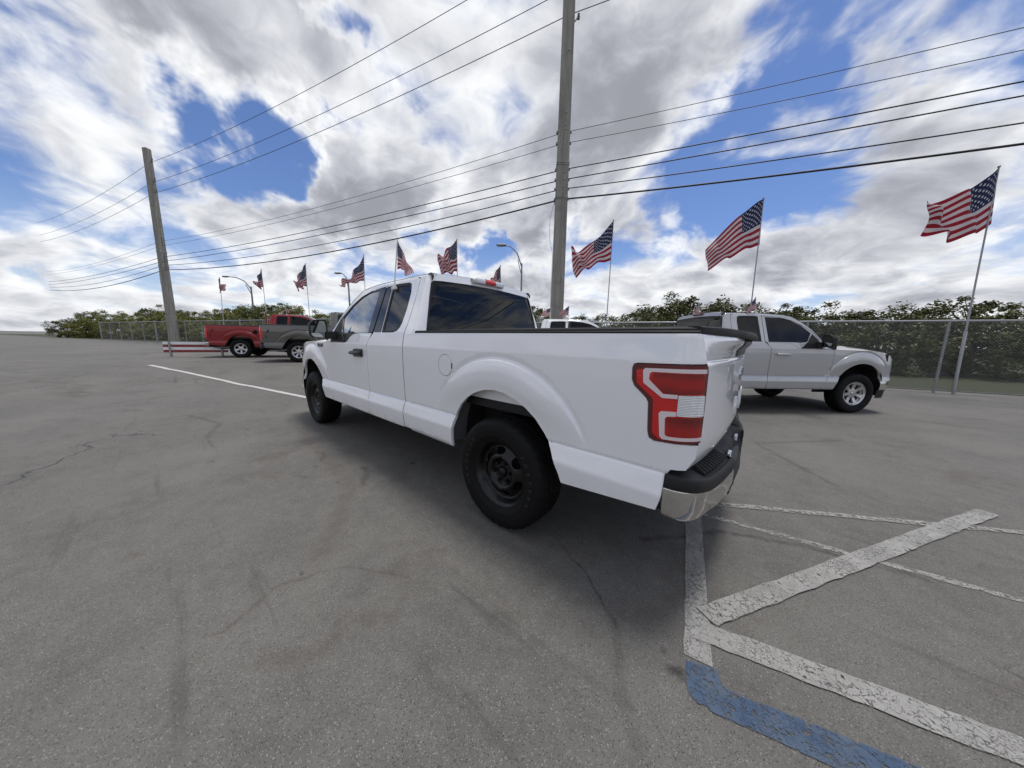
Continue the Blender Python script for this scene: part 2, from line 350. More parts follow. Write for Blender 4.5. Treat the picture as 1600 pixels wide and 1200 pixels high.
# American flag cloth from UVs: 13 stripes, canton with stars
mt = bpy.data.materials.new('flag_cloth'); mt.use_nodes = True; T = NT(mt.node_tree); b_ = T.n['Principled BSDF']
uv = T.new('ShaderNodeTexCoord').outputs['UV']; s_ = T.new('ShaderNodeSeparateXYZ'); T.l.new(uv, s_.inputs[0])
u_, v_ = s_.outputs[0], s_.outputs[1]                       # u 0..1 along the fly, v 0..1 from the top
st = T.math('LESS_THAN', T.math('MODULO', T.math('MULTIPLY', v_, 13.0), 2.0), 1.0)
cc = T.mix(st, (.60, .53, .55), (.30, .008, .024))
cant = T.math('MULTIPLY', T.math('LESS_THAN', u_, .40), T.math('LESS_THAN', v_, 7 / 13))
cx = T.math('MULTIPLY', u_, 6 / .40); cy = T.math('MULTIPLY', v_, 5 / (7 / 13))
def stars(ax, ay):
    fx = T.math('SUBTRACT', T.math('FRACT', ax), .5); fy = T.math('SUBTRACT', T.math('FRACT', ay), .5)
    r_ = T.math('SQRT', T.math('ADD', T.math('MULTIPLY', fx, fx), T.math('MULTIPLY', fy, fy)))
    an = T.math('ARCTAN2', fx, T.math('MULTIPLY', fy, -1.0))
    lim = T.math('ADD', .155, T.math('MULTIPLY', T.math('COSINE', T.math('MULTIPLY', an, 5.0)), .06))
    return T.math('LESS_THAN', r_, lim)
s1 = stars(cx, cy); s2 = stars(T.math('ADD', cx, .5), T.math('ADD', cy, .5))
edge = T.math('MULTIPLY', T.math('GREATER_THAN', u_, .033), T.math('MULTIPLY', T.math('LESS_THAN', u_, .367), T.math('MULTIPLY', T.math('GREATER_THAN', v_, .054), T.math('LESS_THAN', v_, .485))))
s2 = T.math('MULTIPLY', s2, edge)
cc = T.mix(cant, cc, T.mix(T.math('MAXIMUM', s1, s2), (.010, .016, .062), (.55, .54, .58)))
T.set(b_.inputs['Base Color'], cc); b_.inputs['Roughness'].default_value = .75
tr = T.new('ShaderNodeBsdfTranslucent'); T.l.new(cc, tr.inputs[0]); mx = T.new('ShaderNodeMixShader'); mx.inputs[0].default_value = .30
out = T.n['Material Output']; T.l.new(b_.outputs[0], mx.inputs[1]); T.l.new(tr.outputs[0], mx.inputs[2]); T.l.new(mx.outputs[0], out.inputs[0])
M['flag'] = mt

# ------------------------------------------------------------------ mesh helpers
def tag(o, label=None, cat=None, group=None, kind=None):
    if label: o['label'] = label
    if cat: o['category'] = cat
    if group: o['group'] = group
    if kind: o['kind'] = kind
    return o
def empty(name, loc=(0, 0, 0), rz=0):
    o = bpy.data.objects.new(name, None); COL.objects.link(o); o.location = loc; o.rotation_euler = (0, 0, rz)
    o.empty_display_size = .2; return o
def link(name, me, parent=None):
    o = bpy.data.objects.new(name, me); COL.objects.link(o)
    if parent: o.parent = parent
    return o
class MB:
    """plain mesh collector"""
    def __init__(s): s.v = []; s.f = []; s.sm = []
    def add(s, v, f, smooth=False):
        k = len(s.v); s.v += [tuple(p) for p in v]; s.f += [tuple(i + k for i in q) for q in f]; s.sm += [smooth] * len(f)
    def box(s, a, b, rot=None, bev=0.0):
        (x0, y0, z0), (x1, y1, z1) = a, b
        if bev <= 0:
            V = [(x, y, z) for x in (x0, x1) for y in (y0, y1) for z in (z0, z1)]
            F = [(0, 1, 3, 2), (4, 6, 7, 5), (0, 4, 5, 1), (2, 3, 7, 6), (0, 2, 6, 4), (1, 5, 7, 3)]
        else:
            bm = [(x0 + bev, x1 - bev), (y0 + bev, y1 - bev), (z0 + bev, z1 - bev)]
            V = []; idx = {}
            for ix in (0, 1):
                for iy in (0, 1):
                    for iz in (0, 1):
                        c = (bm[0][ix], bm[1][iy], bm[2][iz]); o_ = ((x0, x1)[ix], (y0, y1)[iy], (z0, z1)[iz])
                        for a_ in range(3):
                            p = list(c); p[a_] = o_[a_]; idx[(ix, iy, iz, a_)] = len(V); V.append(tuple(p))
            F = []
            for a_ in range(3):
                b1, b2 = (a_ + 1) % 3, (a_ + 2) % 3
                for side in (0, 1):
                    q = []
                    for (s1, s2) in ((0, 0), (1, 0), (1, 1), (0, 1)):
                        k = [0, 0, 0]; k[a_] = side; k[b1] = s1; k[b2] = s2; q.append(idx[(*k, a_)])
                    F.append(tuple(q if side else q[::-1]))
            for a_ in range(3):
                b1, b2 = (a_ + 1) % 3, (a_ + 2) % 3
                for s1 in (0, 1):
                    for s2 in (0, 1):
                        k0 = [0, 0, 0]; k1 = [0, 0, 0]; k1[a_] = 1
                        for k in (k0, k1): k[b1] = s1; k[b2] = s2
                        q = [idx[(*k0, b1)], idx[(*k1, b1)], idx[(*k1, b2)], idx[(*k0, b2)]]
                        F.append(tuple(q if s1 == s2 else q[::-1]) if True else 0)
            for ix in (0, 1):
                for iy in (0, 1):
                    for iz in (0, 1):
                        q = [idx[(ix, iy, iz, a_)] for a_ in range(3)]
                        F.append(tuple(q if (ix + iy + iz) % 2 else q[::-1]))
        if rot is not None: V = [tuple(rot @ Vector(p)) for p in V]
        s.add(V, F)
    def tube(s, pts, r, n=10, closed_ends=True, smooth=True):
        pts = [Vector(p) for p in pts]; rs = r if isinstance(r, (list, tuple)) else [r] * len(pts)
        V = []; F = []; ref = Vector((0, 0, 1))
        t0 = (pts[1] - pts[0]).normalized()
        if abs(t0.dot(ref)) > .95: ref = Vector((1, 0, 0))
        nrm = t0.cross(ref).normalized()
        for i, p in enumerate(pts):
            t = (pts[min(i + 1, len(pts) - 1)] - pts[max(i - 1, 0)]).normalized()
            nrm = (nrm - t * nrm.dot(t)).normalized(); bi = t.cross(nrm)
            for k in range(n):
                a = 2 * math.pi * k / n; V.append(p + (nrm * math.cos(a) + bi * math.sin(a)) * rs[i])
        for i in range(len(pts) - 1):
            for k in range(n): F.append((i * n + k, i * n + (k + 1) % n, (i + 1) * n + (k + 1) % n, (i + 1) * n + k))
        s.add(V, F, smooth)
        if closed_ends:
            s.add(V[:n], [tuple(range(n))[::-1]]); s.add(V[-n:], [tuple(range(n))])
    def loft(s, rows, closed=False, smooth=True, flip=False):
        n = len(rows[0]); V = [p for r in rows for p in r]; F = []
        for i in range(len(rows) - 1):
            for k in range(n if closed else n - 1):
                q = (i * n + k, i * n + (k + 1) % n, (i + 1) * n + (k + 1) % n, (i + 1) * n + k)
                F.append(q[::-1] if flip else q)
        s.add(V, F, smooth)
    def lathe(s, prof_, n=64, axis_y=True, closed=False, smooth=True):
        """prof_: (radius, y); axis along Y"""
        rows = [[(r * math.cos(2 * math.pi * k / n), y, r * math.sin(2 * math.pi * k / n)) for (r, y) in prof_] for k in range(n)]
        rows.append(rows[0]); s.loft(rows, smooth=smooth)
    def build(s, name, mt, parent=None, autosmooth=None):
        me = bpy.data.meshes.new(name); me.from_pydata(s.v, [], s.f)
        me.polygons.foreach_set('use_smooth', s.sm)
        me.materials.append(mt); me.update()
        if autosmooth is not None:
            try: me.set_sharp_from_angle(angle=R(autosmooth))
            except Exception: pass
        return link(name, me, parent)

def inpoly(x, y, P):
    c = False; n = len(P); j = n - 1
    for i in range(n):
        xi, yi = P[i]; xj, yj = P[j]
        if (yi > y) != (yj > y) and x < (xj - xi) * (y - yi) / (yj - yi) + xi: c = not c
        j = i
    return c
def dens(P, step):
    o_ = []
    for i in range(len(P)):
        a, b = P[i], P[(i + 1) % len(P)]; L = math.hypot(b[0] - a[0], b[1] - a[1]); k = max(1, int(math.ceil(L / step)))
        o_ += [(a[0] + (b[0] - a[0]) * t / k, a[1] + (b[1] - a[1]) * t / k) for t in range(k)]
    return o_
def rounded(P, r, n=4):
    """round the corners of a polygon"""
    o_ = []
    for i in range(len(P)):
        p, a, b = Vector(P[i]), Vector(P[i - 1]), Vector(P[(i + 1) % len(P)])
        d1, d2 = (a - p), (b - p); rr = min(r, d1.length * .45, d2.length * .45)
        q1 = p + d1.normalized() * rr; q2 = p + d2.normalized() * rr
        for t in range(n + 1):
            t /= n; o_.append(tuple(q1 * (1 - t) ** 2 + p * 2 * t * (1 - t) + q2 * t * t))
    return o_
def circle(cx, cy, r, n=28, ry=None): return [(cx + r * math.cos(2 * math.pi * k / n), cy + (ry or r) * math.sin(2 * math.pi * k / n)) for k in range(n)]

def panel_mesh(name, outline, fn, holes=(), step=.04, flange=.02, off=0.0, sign=1, mt=None, hole_flange=True):
    """a sheet over fn(u,v) -> (x,y,z) bounded by outline, with holes, true surface normals and an inward return edge.
       sign: +1 when (d/du x d/dv) points inward, so the outward normal is its negative."""
    loops = [dens(outline, step)] + [dens(h, step * .7) for h in holes]
    pts = []; edges = []
    for L in loops:
        k = len(pts); pts += L; edges += [(k + i, k + (i + 1) % len(L)) for i in range(len(L))]
    us = [p[0] for p in loops[0]]; vs = [p[1] for p in loops[0]]
    def near(x, y):
        for L in loops:
            for p in L:
                if abs(p[0] - x) < step * .45 and abs(p[1] - y) < step * .45: return True
        return False
    y = min(vs) + step * .5; row = 0
    while y < max(vs):
        x = min(us) + step * (.5 if row % 2 else 0.05)
        while x < max(us):
            if inpoly(x, y, loops[0]) and not any(inpoly(x, y, h) for h in loops[1:]) and not near(x, y): pts.append((x, y))
            x += step
        y += step; row += 1
    def okp(x, y, d):
        return inpoly(x, y, loops[0]) and not any(inpoly(x, y, h) for h in loops[1:]) and not any(abs(p[0] - x) < d and abs(p[1] - y) < d for L in loops for p in L)
    if fn is SIDE:
        ex = []
        for cxx in (.03, WF):
            for rr in (.62, .64, .66, .68, .695, .702, .708, .714, .720, .724, .732, .742, .752, .77): 
                for k in range(96):
                    a = math.pi * 2 * k / 96; x, y = cxx + rr * math.cos(a), .45 + rr * math.sin(a)
                    if y > .725: ex.append((x, y))
            for rr in (.50, .53, .56, .585, .60):
                for k in range(72):
                    a = math.pi * 2 * k / 72; x, y = cxx + rr * math.cos(a), .45 + rr * math.sin(a)
                    if y > .725: ex.append((x, y))
        x = min(us)
        while x < max(us):
            for z in (.44, .465, 0.50, .595, .603, .609, .614, .620, .650, .680, .692, .698, .702, .7055, .711, .716, .722, 1.2, 1.21, 1.22): ex.append((x, z))
            x += step
        if ex:
            pts = [p for i, p in enumerate(pts) if i < sum(map(len, loops)) or not (any(abs(math.hypot(p[0] - cxx, p[1] - .45) - .712) < .05 for cxx in (.03, WF)) and p[1] > .72) and not abs(p[1] - .705) < .014]
            pts += [p for p in ex if min(us) < p[0] < max(us) and min(vs) < p[1] < max(vs) and okp(*p, .0035)]
    V2, E2, F2, *_ = delaunay_2d_cdt([Vector(p) for p in pts], edges, [], 0, 1e-6)
    e = 1e-3
    def nrm(u, v):
        a = Vector(fn(u + e, v)) - Vector(fn(u - e, v)); b = Vector(fn(u, v + e)) - Vector(fn(u, v - e))
        n = a.cross(b) * -sign
        return n.normalized() if n.length > 0 else Vector((0, 1, 0))
    V = []; N = []; F = []
    for p in V2:
        n = nrm(p.x, p.y); V.append(Vector(fn(p.x, p.y)) + n * off); N.append(n)
    for f in F2:
        cx = sum(V2[i].x for i in f) / len(f); cy = sum(V2[i].y for i in f) / len(f)
        if inpoly(cx, cy, loops[0]) and not any(inpoly(cx, cy, h) for h in loops[1:]):
            a, b, c = (V[i] for i in f[:3]); g = (b - a).cross(c - a)
            F.append(tuple(f) if g.dot(N[f[0]]) > 0 else tuple(f)[::-1])
    if flange:
        for li, L in enumerate(loops):
            if li and not hole_flange: continue
            n0 = len(V); k = len(L); area = sum(L[i][0] * L[(i + 1) % k][1] - L[(i + 1) % k][0] * L[i][1] for i in range(k))
            P3 = [(Vector(fn(*p)), nrm(*p)) for p in L]
            for i in range(k):
                q, n = P3[i]; t = (P3[(i + 1) % k][0] - P3[i - 1][0]).normalized()
                side = t.cross(n) * (1 if (area > 0) == (sign < 0) else -1) * (1 if li == 0 else -1)
                V += [q + n * off, q + n * (off - flange)]
                nn = (side.normalized() * .9 + n * .4).normalized(); N += [nn, side.normalized()]
            for i in range(k):
                j = (i + 1) % k; q = (n0 + 2 * i, n0 + 2 * j, n0 + 2 * j + 1, n0 + 2 * i + 1)
                g = (V[q[1]] - V[q[0]]).cross(V[q[2]] - V[q[0]])
                F.append(q if g.dot(N[q[0]]) > 0 else q[::-1])
    me = bpy.data.meshes.new(name); me.from_pydata([tuple(p) for p in V], [], F)
    me.polygons.foreach_set('use_smooth', [True] * len(F)); me.update()
    me.normals_split_custom_set_from_vertices([tuple(n) for n in N])
    if mt: me.materials.append(mt)
    return me
def mirror_mesh(me, name):
    """the same panel for the other side (y -> -y)"""
    V = [(v.co.x, -v.co.y, v.co.z) for v in me.vertices]
    NV = [None] * len(V)
    for lp, cn in zip(me.loops, me.corner_normals): NV[lp.vertex_index] = (cn.vector.x, -cn.vector.y, cn.vector.z)
    m2 = bpy.data.meshes.new(name); m2.from_pydata(V, [], [tuple(p.vertices)[::-1] for p in me.polygons])
    m2.polygons.foreach_set('use_smooth', [True] * len(m2.polygons)); m2.update()
    m2.normals_split_custom_set_from_vertices([n or (0, -1, 0) for n in NV])
    for k in me.materials: m2.materials.append(k)
    return m2
def text_obj(name, body, mt, parent, M4, size, extrude=.002, shear=0.0):
    cu = bpy.data.curves.new(name, 'FONT'); cu.body = body; cu.size = size; cu.extrude = extrude; cu.shear = shear
    cu.align_x = 'CENTER'; cu.align_y = 'CENTER'; cu.resolution_u = 3
    t = bpy.data.objects.new(name, cu); COL.objects.link(t)
    bpy.context.view_layer.update()
    me = bpy.data.meshes.new_from_object(t); bpy.data.objects.remove(t)
    me.transform(M4); me.materials.clear(); me.materials.append(mt)
    return link(name, me, parent)

# ------------------------------------------------------------------ pickup body surface
def lerp_tab(Tb, v):
    if v <= Tb[0][0]: return Tb[0][1]
    for (a, b), (c, d) in zip(Tb, Tb[1:]):
        if v <= c: return b + (d - b) * (v - a) / (c - a)
    return Tb[-1][1]
def sm(a, b, v):
    t = (v - a) / (b - a); t = 0 if t < 0 else 1 if t > 1 else t
    return t * t * (3 - 2 * t)
PROF = [(.40, .90), (.44, .925), (.465, .958), (.50, .964), (.60, .9755), (.612, .975), (.69, .953), (.700, .949), (.705, .940), (.711, .9405), (.716, .945), (.95, .954), (1.12, .957),
        (1.21, .955), (1.32, .938), (1.80, .753), (1.845, .735), (1.87, .70)]
WB = 3.683; WF = 3.72
def prof(z): return sum(lerp_tab(PROF, z + k) for k in (-.004, -.002, 0, .002, .004)) / 5
def ys(x, z):
    y = prof(z)
    for cx in (0.03, WF):
        r = math.hypot(x - cx, z - .45)
        if r < .80:
            lin = max(0.0, min(1.0, (.716 - r) / .11))
            b = .020 * lin * (2 - lin) + .008 * (1 - sm(.700, .716, r)) - .009 * (sm(.752, .722, r)) * sm(.704, .718, r) - .014 * (1 - sm(.49, .585, r))
            y += b * sm(.68, .98, z)
    if x < -1.02:
        t = min(.105, -1.02 - x); y -= .11 - math.sqrt(.11 * .11 - t * t)
    if x > 3.9: y -= .30 * (x - 3.9) ** 2
    if x > 2.9: y -= .03 * sm(2.9, 4.3, x) * sm(.8, 1.25, z)
    return y
side = lambda x, z: (x, ys(x, z), z)
SIDE = side
ARCH = [(.483, .449), (.480, .52), (.472, .60), (.458, .67), (.432, .74), (.38, .805), (.312, .863), (.22, .916), (.12, .948), (.03, .958), (-.06, .950), (-.15, .922),
        (-.23, .880), (-.30, .826), (-.362, .752), (-.415, .672), (-.452, .60), (-.478, .545), (-.495, .495)]
BOTTOM = [(.483, .449), (1.045, .462)]
LAMP = [(-.844, 1.184), (-.859, 1.189), (-1.108, 1.196), (-1.117, 1.194), (-1.1205, 1.164), (-1.121, 1.02), (-1.120, .868), (-1.113, .861), (-1.069, .857),
        (-.955, .851), (-.934, .862), (-.926, .89), (-.920, 1.020), (-.911, 1.04), (-.853, 1.092), (-.842, 1.118), (-.839, 1.166)]
RWIN = [(1.675, 1.802), (1.62, 1.812), (1.364, 1.803), (1.311, 1.785), (1.27, 1.70), (1.252, 1.542), (1.257, 1.42), (1.275, 1.372), (1.31, 1.342), (1.37, 1.328), (1.60, 1.326)]
RWIN_G = [(1.715, 1.800), (1.62, 1.808), (1.36, 1.803), (1.305, 1.785), (1.285, 1.70), (1.28, 1.50), (1.285, 1.38), (1.31, 1.345), (1.36, 1.330), (1.70, 1.330)]
FWIN_G = [(1.850, 1.792), (1.835, 1.332), (2.174, 1.330), (2.36, 1.330), (2.45, 1.322), (2.60, 1.345), (2.700, 1.505), (2.537, 1.645), (2.324, 1.750), (2.15, 1.782)]
FWIN = [(1.935, 1.782), (1.879, 1.330), (2.174, 1.327), (2.36, 1.327), (2.40, 1.318), (2.585, 1.340), (2.700, 1.505), (2.537, 1.645), (2.324, 1.750), (2.15, 1.779)]
ZT = [(1.05, 1.858), (1.25, 1.866), (1.85, 1.866), (2.21, 1.845), (2.373, 1.818), (2.55, 1.722), (2.729, 1.585), (2.867, 1.40), (2.97, 1.245)]
def zt(x): return lerp_tab(ZT, x)

def build_tyre(name):
    c = MB(); n = 108
    prof_ = [(.222, .088), (.226, .106), (.240, .117), (.262, .124), (.264, .1265), (.285, .130), (.310, .1325), (.312, .1305), (.335, .130), (.352, .125), (.366, .116), (.375, .104), (.379, .094), (.379, .088),
             (.382, .084), (.3825, .060), (.3745, .058), (.3745, .050), (.383, .048), (.3832, .016), (.3745, .014), (.3745, .006), (.3835, .004)]
    full = prof_ + [(r, -y) for r, y in prof_[::-1]]
    rows = []
    for k in range(n + 1):
        a = 2 * math.pi * k / n; row = []
        for i, (r, y) in enumerate(full):
            ay = abs(y); rr = r
            if .045 < ay < .120 and r > .36 and k % 3 == 0: rr -= .007           # shoulder blocks
            if ay <= .048 and r > .378 and (k + (1 if y > 0 else 0)) % 3 == 0: rr -= .004
            row.append((rr * math.cos(a), y, rr * math.sin(a)))
        rows.append(row)
    c.loft(rows, smooth=True)
    return c
TYRE = None
def add_wheel(parent, x, yside, kind, cfg):
    """wheel as a part: the tyre mesh, with rim, disc, lug nuts and lettering as sub-parts"""
    global TYRE
    s = 1 if yside > 0 else -1
    if TYRE is None:
        c = build_tyre('tyre'); me = bpy.data.meshes.new('tyre'); me.from_pydata(c.v, [], c.f)
        me.polygons.foreach_set('use_smooth', c.sm); me.materials.append(M['tyre']); me.update(); me.set_sharp_from_angle(angle=R(38)); TYRE = me
    w = link('wheel', TYRE, parent); w.location = (x, .845 * s, .3835)
    rot = 0 if s > 0 else math.pi
    w.rotation_euler = (0, 0, rot)
    key = 'rim_' + kind
    if key not in CACHE:
        c = MB()
        mt_ = M['steel_black'] if kind == 'steel' else M['alloy']
        c.lathe([(.200, -.09), (.185, -.05), (.182, .02), (.190, .055), (.206, .070), (.208, .088), (.216, .092), (.2205, .100), (.226, .104), (.232, .103), (.2335, .098), (.229, .094)], 72)
        me = bpy.data.meshes.new('rim'); me.from_pydata(c.v, [], c.f); me.polygons.foreach_set('use_smooth', c.sm); me.materials.append(mt_); me.update(); CACHE[key] = me
        back = MB(); back.lathe([(.19, -.06), (.11, -.055), (.105, -.01), (.001, -.01)], 32)
        me = bpy.data.meshes.new('brake_drum'); me.from_pydata(back.v, [], back.f); me.materials.append(M['under']); me.update(); CACHE[key + 'b'] = me
        if kind == 'steel':
            def hh(u, v):
                r = math.hypot(u, v)
                y = lerp_tab([(0, .052), (.072, .052), (.082, .058), (.100, .078), (.112, .083), (.125, .078), (.150, .056), (.178, .042), (.185, .046), (.203, .066)], r)
                return (u, y, v)
            holes = []
            for k in range(6):
                a = R(23 + 60 * k); P0 = []
                for (rr, da) in ((.128, -.10), (.134, -.21), (.150, -.255), (.166, -.24), (.174, -.12), (.175, 0), (.174, .12), (.166, .24), (.150, .255), (.134, .21), (.128, .10), (.126, 0)):
                    P0.append((rr * math.cos(a + da), rr * math.sin(a + da)))
                holes.append(P0)
            me = panel_mesh('wheel_disc', circle(0, 0, .2035, 56), hh, holes + [circle(0, 0, .038, 24)], step=.011, flange=.012, sign=1, mt=mt_)
        else:
            ns = 5 if kind == 'five' else 7
            def hh(u, v):
                r = math.hypot(u, v); return (u, lerp_tab([(0, .070), (.05, .070), (.10, .066), (.16, .078), (.20, .092), (.206, .090)], r), v)
            holes = []
            for k in range(ns):
                a = 2 * math.pi * k / ns + .3; wdt = math.pi / ns
                k1, k2 = (.52, .62) if ns == 5 else (.42, .56)
                P0 = [(.082, -wdt * k1 * .7), (.13, -wdt * k2), (.178, -wdt * (k2 + .10)), (.190, -wdt * k2), (.194, 0), (.190, wdt * k2), (.178, wdt * (k2 + .10)), (.13, wdt * k2), (.082, wdt * k1 * .7), (.072, 0)]
                holes.append([(r * math.cos(a + t), r * math.sin(a + t)) for r, t in P0])
            me = panel_mesh('wheel_disc', circle(0, 0, .207, 56), hh, holes, step=.014, flange=.03, sign=1, mt=mt_)
        CACHE[key + 'd'] = me
        nut = MB(); nut.lathe([(.0001, .030), (.006, .030), (.0105, .024), (.0115, 0), (.0115, -.004)], 6, smooth=False)
        me = bpy.data.meshes.new('lug_nut'); me.from_pydata(nut.v, [], nut.f); me.materials.append(M['nut'] if kind == 'steel' else M['alloy']); me.update(); CACHE[key + 'n'] = me
        hub = MB(); hub.lathe([(.0001, .072), (.026, .070), (.032, .060), (.034, .03), (.037, .02)] if kind == 'steel' else [(.0001, .084), (.028, .082), (.036, .074), (.038, .06)], 28)
        me = bpy.data.meshes.new('hub_cap'); me.from_pydata(hub.v, [], hub.f); me.polygons.foreach_set('use_smooth', hub.sm); me.materials.append(M['nut'] if kind == 'steel' else M['alloy']); me.update(); CACHE[key + 'h'] = me
    link('rim', CACHE[key], w); link('wheel_disc', CACHE[key + 'd'], w); link('brake_drum', CACHE[key + 'b'], w); link('hub_cap', CACHE[key + 'h'], w)
    if kind == 'steel':
        for k in range(6):
            a = R(53 + 60 * k); nu = link('lug_nut', CACHE[key + 'n'], w); nu.location = (.0675 * math.cos(a), .052, .0675 * math.sin(a))
        if s > 0:
            for word, mid, span in (('FORTERA', 172, 62), ('WRANGLER', 8, 70)):
                for i, ch in enumerate(word):
                    ang = R(mid - span / 2 + span * i / (len(word) - 1))
                    cu = bpy.data.curves.new('letter', 'FONT'); cu.body = ch; cu.size = .036; cu.extrude = .0012; cu.align_x = 'CENTER'; cu.align_y = 'CENTER'; cu.resolution_u = 2
                    t = bpy.data.objects.new('letter', cu); COL.objects.link(t); bpy.context.view_layer.update()
                    me = bpy.data.meshes.new_from_object(t); bpy.data.objects.remove(t)
                    r0 = .289
                    ey = Vector((math.cos(ang), .0, math.sin(ang))); ez = Vector((0, 1, 0)); ex = ey.cross(ez)
                    Mx = Matrix((ex, ey, ez)).transposed().to_4x4(); Mx.translation = Vector((r0 * math.cos(ang), .1315, r0 * math.sin(ang)))
                    me.transform(Mx); me.materials.clear(); me.materials.append(M['tyre_letter']); link('tyre_letter', me, w)
    return w
CACHE = {}
def both(parent, name, me, mt_, label=None):
    """a left part and its mirrored right part; returns both"""
    me.materials.clear(); me.materials.append(mt_)
    a = link(name, me, parent); b = link(name, mirror_mesh(me, name), parent)
    return a, b
def cached(key, fnc):
    if key not in CACHE: CACHE[key] = fnc()
    return CACHE[key].copy()

def build_pickup(name, label, loc, heading, pm, detailed=False, wheel='steel', frame_black=True, chrome_bumper=True, mirror_cap='plastic', light_pillars=False):
    root = empty(name, loc, heading); tag(root, label, 'pickup truck')
    pmat = M[pm]; st = .03 if detailed else .06
    K = 'D' if detailed else 'G'
    RW, FW_ = (RWIN, FWIN) if detailed else (RWIN_G, FWIN_G)
    # --- bed side
    def f():
        outline = list(ARCH) + [(-.99, .536), (-1.006, .60), (-1.012, .70), (-1.03, .733), (-1.085, .738), (-1.112, .79), (-1.117, .85)]
        outline += [(-1.069, .853), (-.955, .847), (-.930, .858), (-.922, .89), (-.916, 1.018), (-.907, 1.036), (-.849, 1.089), (-.838, 1.116), (-.835, 1.168), (-.841, 1.188), (-.859, 1.193), (-1.108, 1.200), (-1.116, 1.202)]
        outline += [(-1.104, 1.27), (-1.087, 1.323), (1.00, 1.323), (1.045, 1.305), (1.072, 1.262), (1.084, 1.18), (1.087, 1.05), (1.087, .70), (1.084, .53), (1.06, .462)]
        return panel_mesh('bed_side', outline, side, [circle(.558, 1.083, .084, 36)], st, .025, sign=1, hole_flange=False)
    bl, brt = both(root, 'bed_side', cached(K + 'bed', f), pmat)
    fd = cached(K + 'fuel', lambda: panel_mesh('fuel_door', circle(.558, 1.083, .0805, 36), side, [], .03, .012, off=.0005, sign=1))
    fo = link('fuel_door', fd, bl); fd.materials.clear(); fd.materials.append(pmat)
    if detailed:
        c = MB(); c.tube([(.477, ys(.477, 1.083) + .001, 1.062), (.474, ys(.474, 1.083) + .002, 1.083), (.477, ys(.477, 1.083) + .001, 1.104)], .0045, 8); c.build('fuel_door_notch', M['plastic_sm'], bl)
    # added near-black sheets behind the gaps, their colour stands in for shade
    for s in (1, -1):
        c = MB()
        for x0, x1, z0, z1 in ((.50, 3.22, .50, 1.30), (-1.00, -.52, .56, 1.30), (-.5, .5, .97, 1.30), (3.2, 4.3, 1.0, 1.14)):
            c.add([(x0, .90 * s, z0), (x1, .90 * s, z0), (x1, .90 * s, z1), (x0, .90 * s, z1)], [(0, 1, 2, 3)])
        c.build('gap_backing', M['under'], root)
    # --- cab shell: rear corner, roof rail and windscreen pillar as one frame per side
    def f():
        O = [(1.040, .475), (1.172, .475), (1.172, 1.30), (1.157, 1.42), (1.162, 1.63), (1.186, 1.826), (1.245, 1.851), (1.78, 1.851), (1.80, 1.812), (1.906, 1.810), (2.16, 1.790),
             (2.378, 1.738), (2.555, 1.655), (2.768, 1.508), (2.935, 1.215), (3.09, 1.213), (2.985, 1.245), (2.91, 1.34)]
        O += [(2.867, 1.392), (2.80, 1.49), (2.729, 1.578), (2.55, 1.715), (2.373, 1.811), (2.21, 1.838), (2.0, 1.855), (1.85, 1.862), (1.25, 1.864), (1.112, 1.858), (1.100, 1.80), (1.046, 1.36), (1.041, 1.30), (1.040, 1.0)]
        return panel_mesh('cab_frame', O, side, [], st * .8, .005, off=-.003, sign=1)
    both(root, 'cab_frame', cached(K + 'cabf', f), pmat)
    # --- rear door
    def f():
        O = [(1.1805, .470), (1.1805, 1.30), (1.163, 1.42), (1.168, 1.63), (1.192, 1.820), (1.248, 1.845), (1.783, 1.845), (1.760, 1.322), (1.83, 1.27), (1.8855, 1.205), (1.8845, .71), (1.8695, .458)]
        return panel_mesh('rear_door', O, side, [RW], st, .005, sign=1)
    rd = both(root, 'rear_door', cached(K + 'rdoor', f), pmat)
    # --- front door
    def f():
        O = [(1.878, .458), (1.8935, .71), (1.8945, 1.205), (1.836, 1.275), (1.80, 1.322), (2.10, 1.322), (2.174, 1.318), (2.25, 1.308), (2.32, 1.282), (2.365, 1.250), (2.41, 1.222), (2.46, 1.211), (3.102, 1.206), (3.118, 1.19), (3.126, .95), (3.11, .80), (3.082, .70), (3.04, .61), (2.992, .545), (2.96, .458)]
        return panel_mesh('front_door', O, side, [], st, .005, sign=1)
    fdr = both(root, 'front_door', cached(K + 'fdoor', f), pmat)
    # --- black window frames and pillars
    fm = M['gloss_black']
    def f(): return panel_mesh('window_frame', [(1.797, 1.805), (1.776, 1.330), (2.10, 1.326), (2.18, 1.322), (2.255, 1.311), (2.326, 1.285), (2.372, 1.253), (2.415, 1.226), (2.46, 1.215), (2.925, 1.211), (2.758, 1.502), (2.551, 1.645), (2.378, 1.729), (2.16, 1.783), (1.906, 1.803)],
                               side, [FW_], st * .7, .018, off=-.003, sign=1)
    for o_ in zip(fdr, both(root, 'window_frame', cached(K + 'wf', f), M['plastic_sm'] if detailed or not light_pillars else pmat)): o_[1].parent = o_[0]
    if detailed:
     def f(): return panel_mesh('pillar_trim', [(1.933, 1.79), (1.806, 1.80), (1.783, 1.332), (1.880, 1.332)], side, [], st, .006, off=.003, sign=1)
     for o_ in zip(fdr, both(root, 'pillar_trim', cached(K + 'pt1', f), pmat if light_pillars else fm)): o_[1].parent = o_[0]
     def f(): return panel_mesh('pillar_trim', [(1.776, 1.800), (1.676, 1.801), (1.603, 1.332), (1.754, 1.332)], side, [], st, .006, off=.003, sign=1)
     for o_ in zip(rd, both(root, 'pillar_trim', cached(K + 'pt2', f), pmat if light_pillars else fm)): o_[1].parent = o_[0]
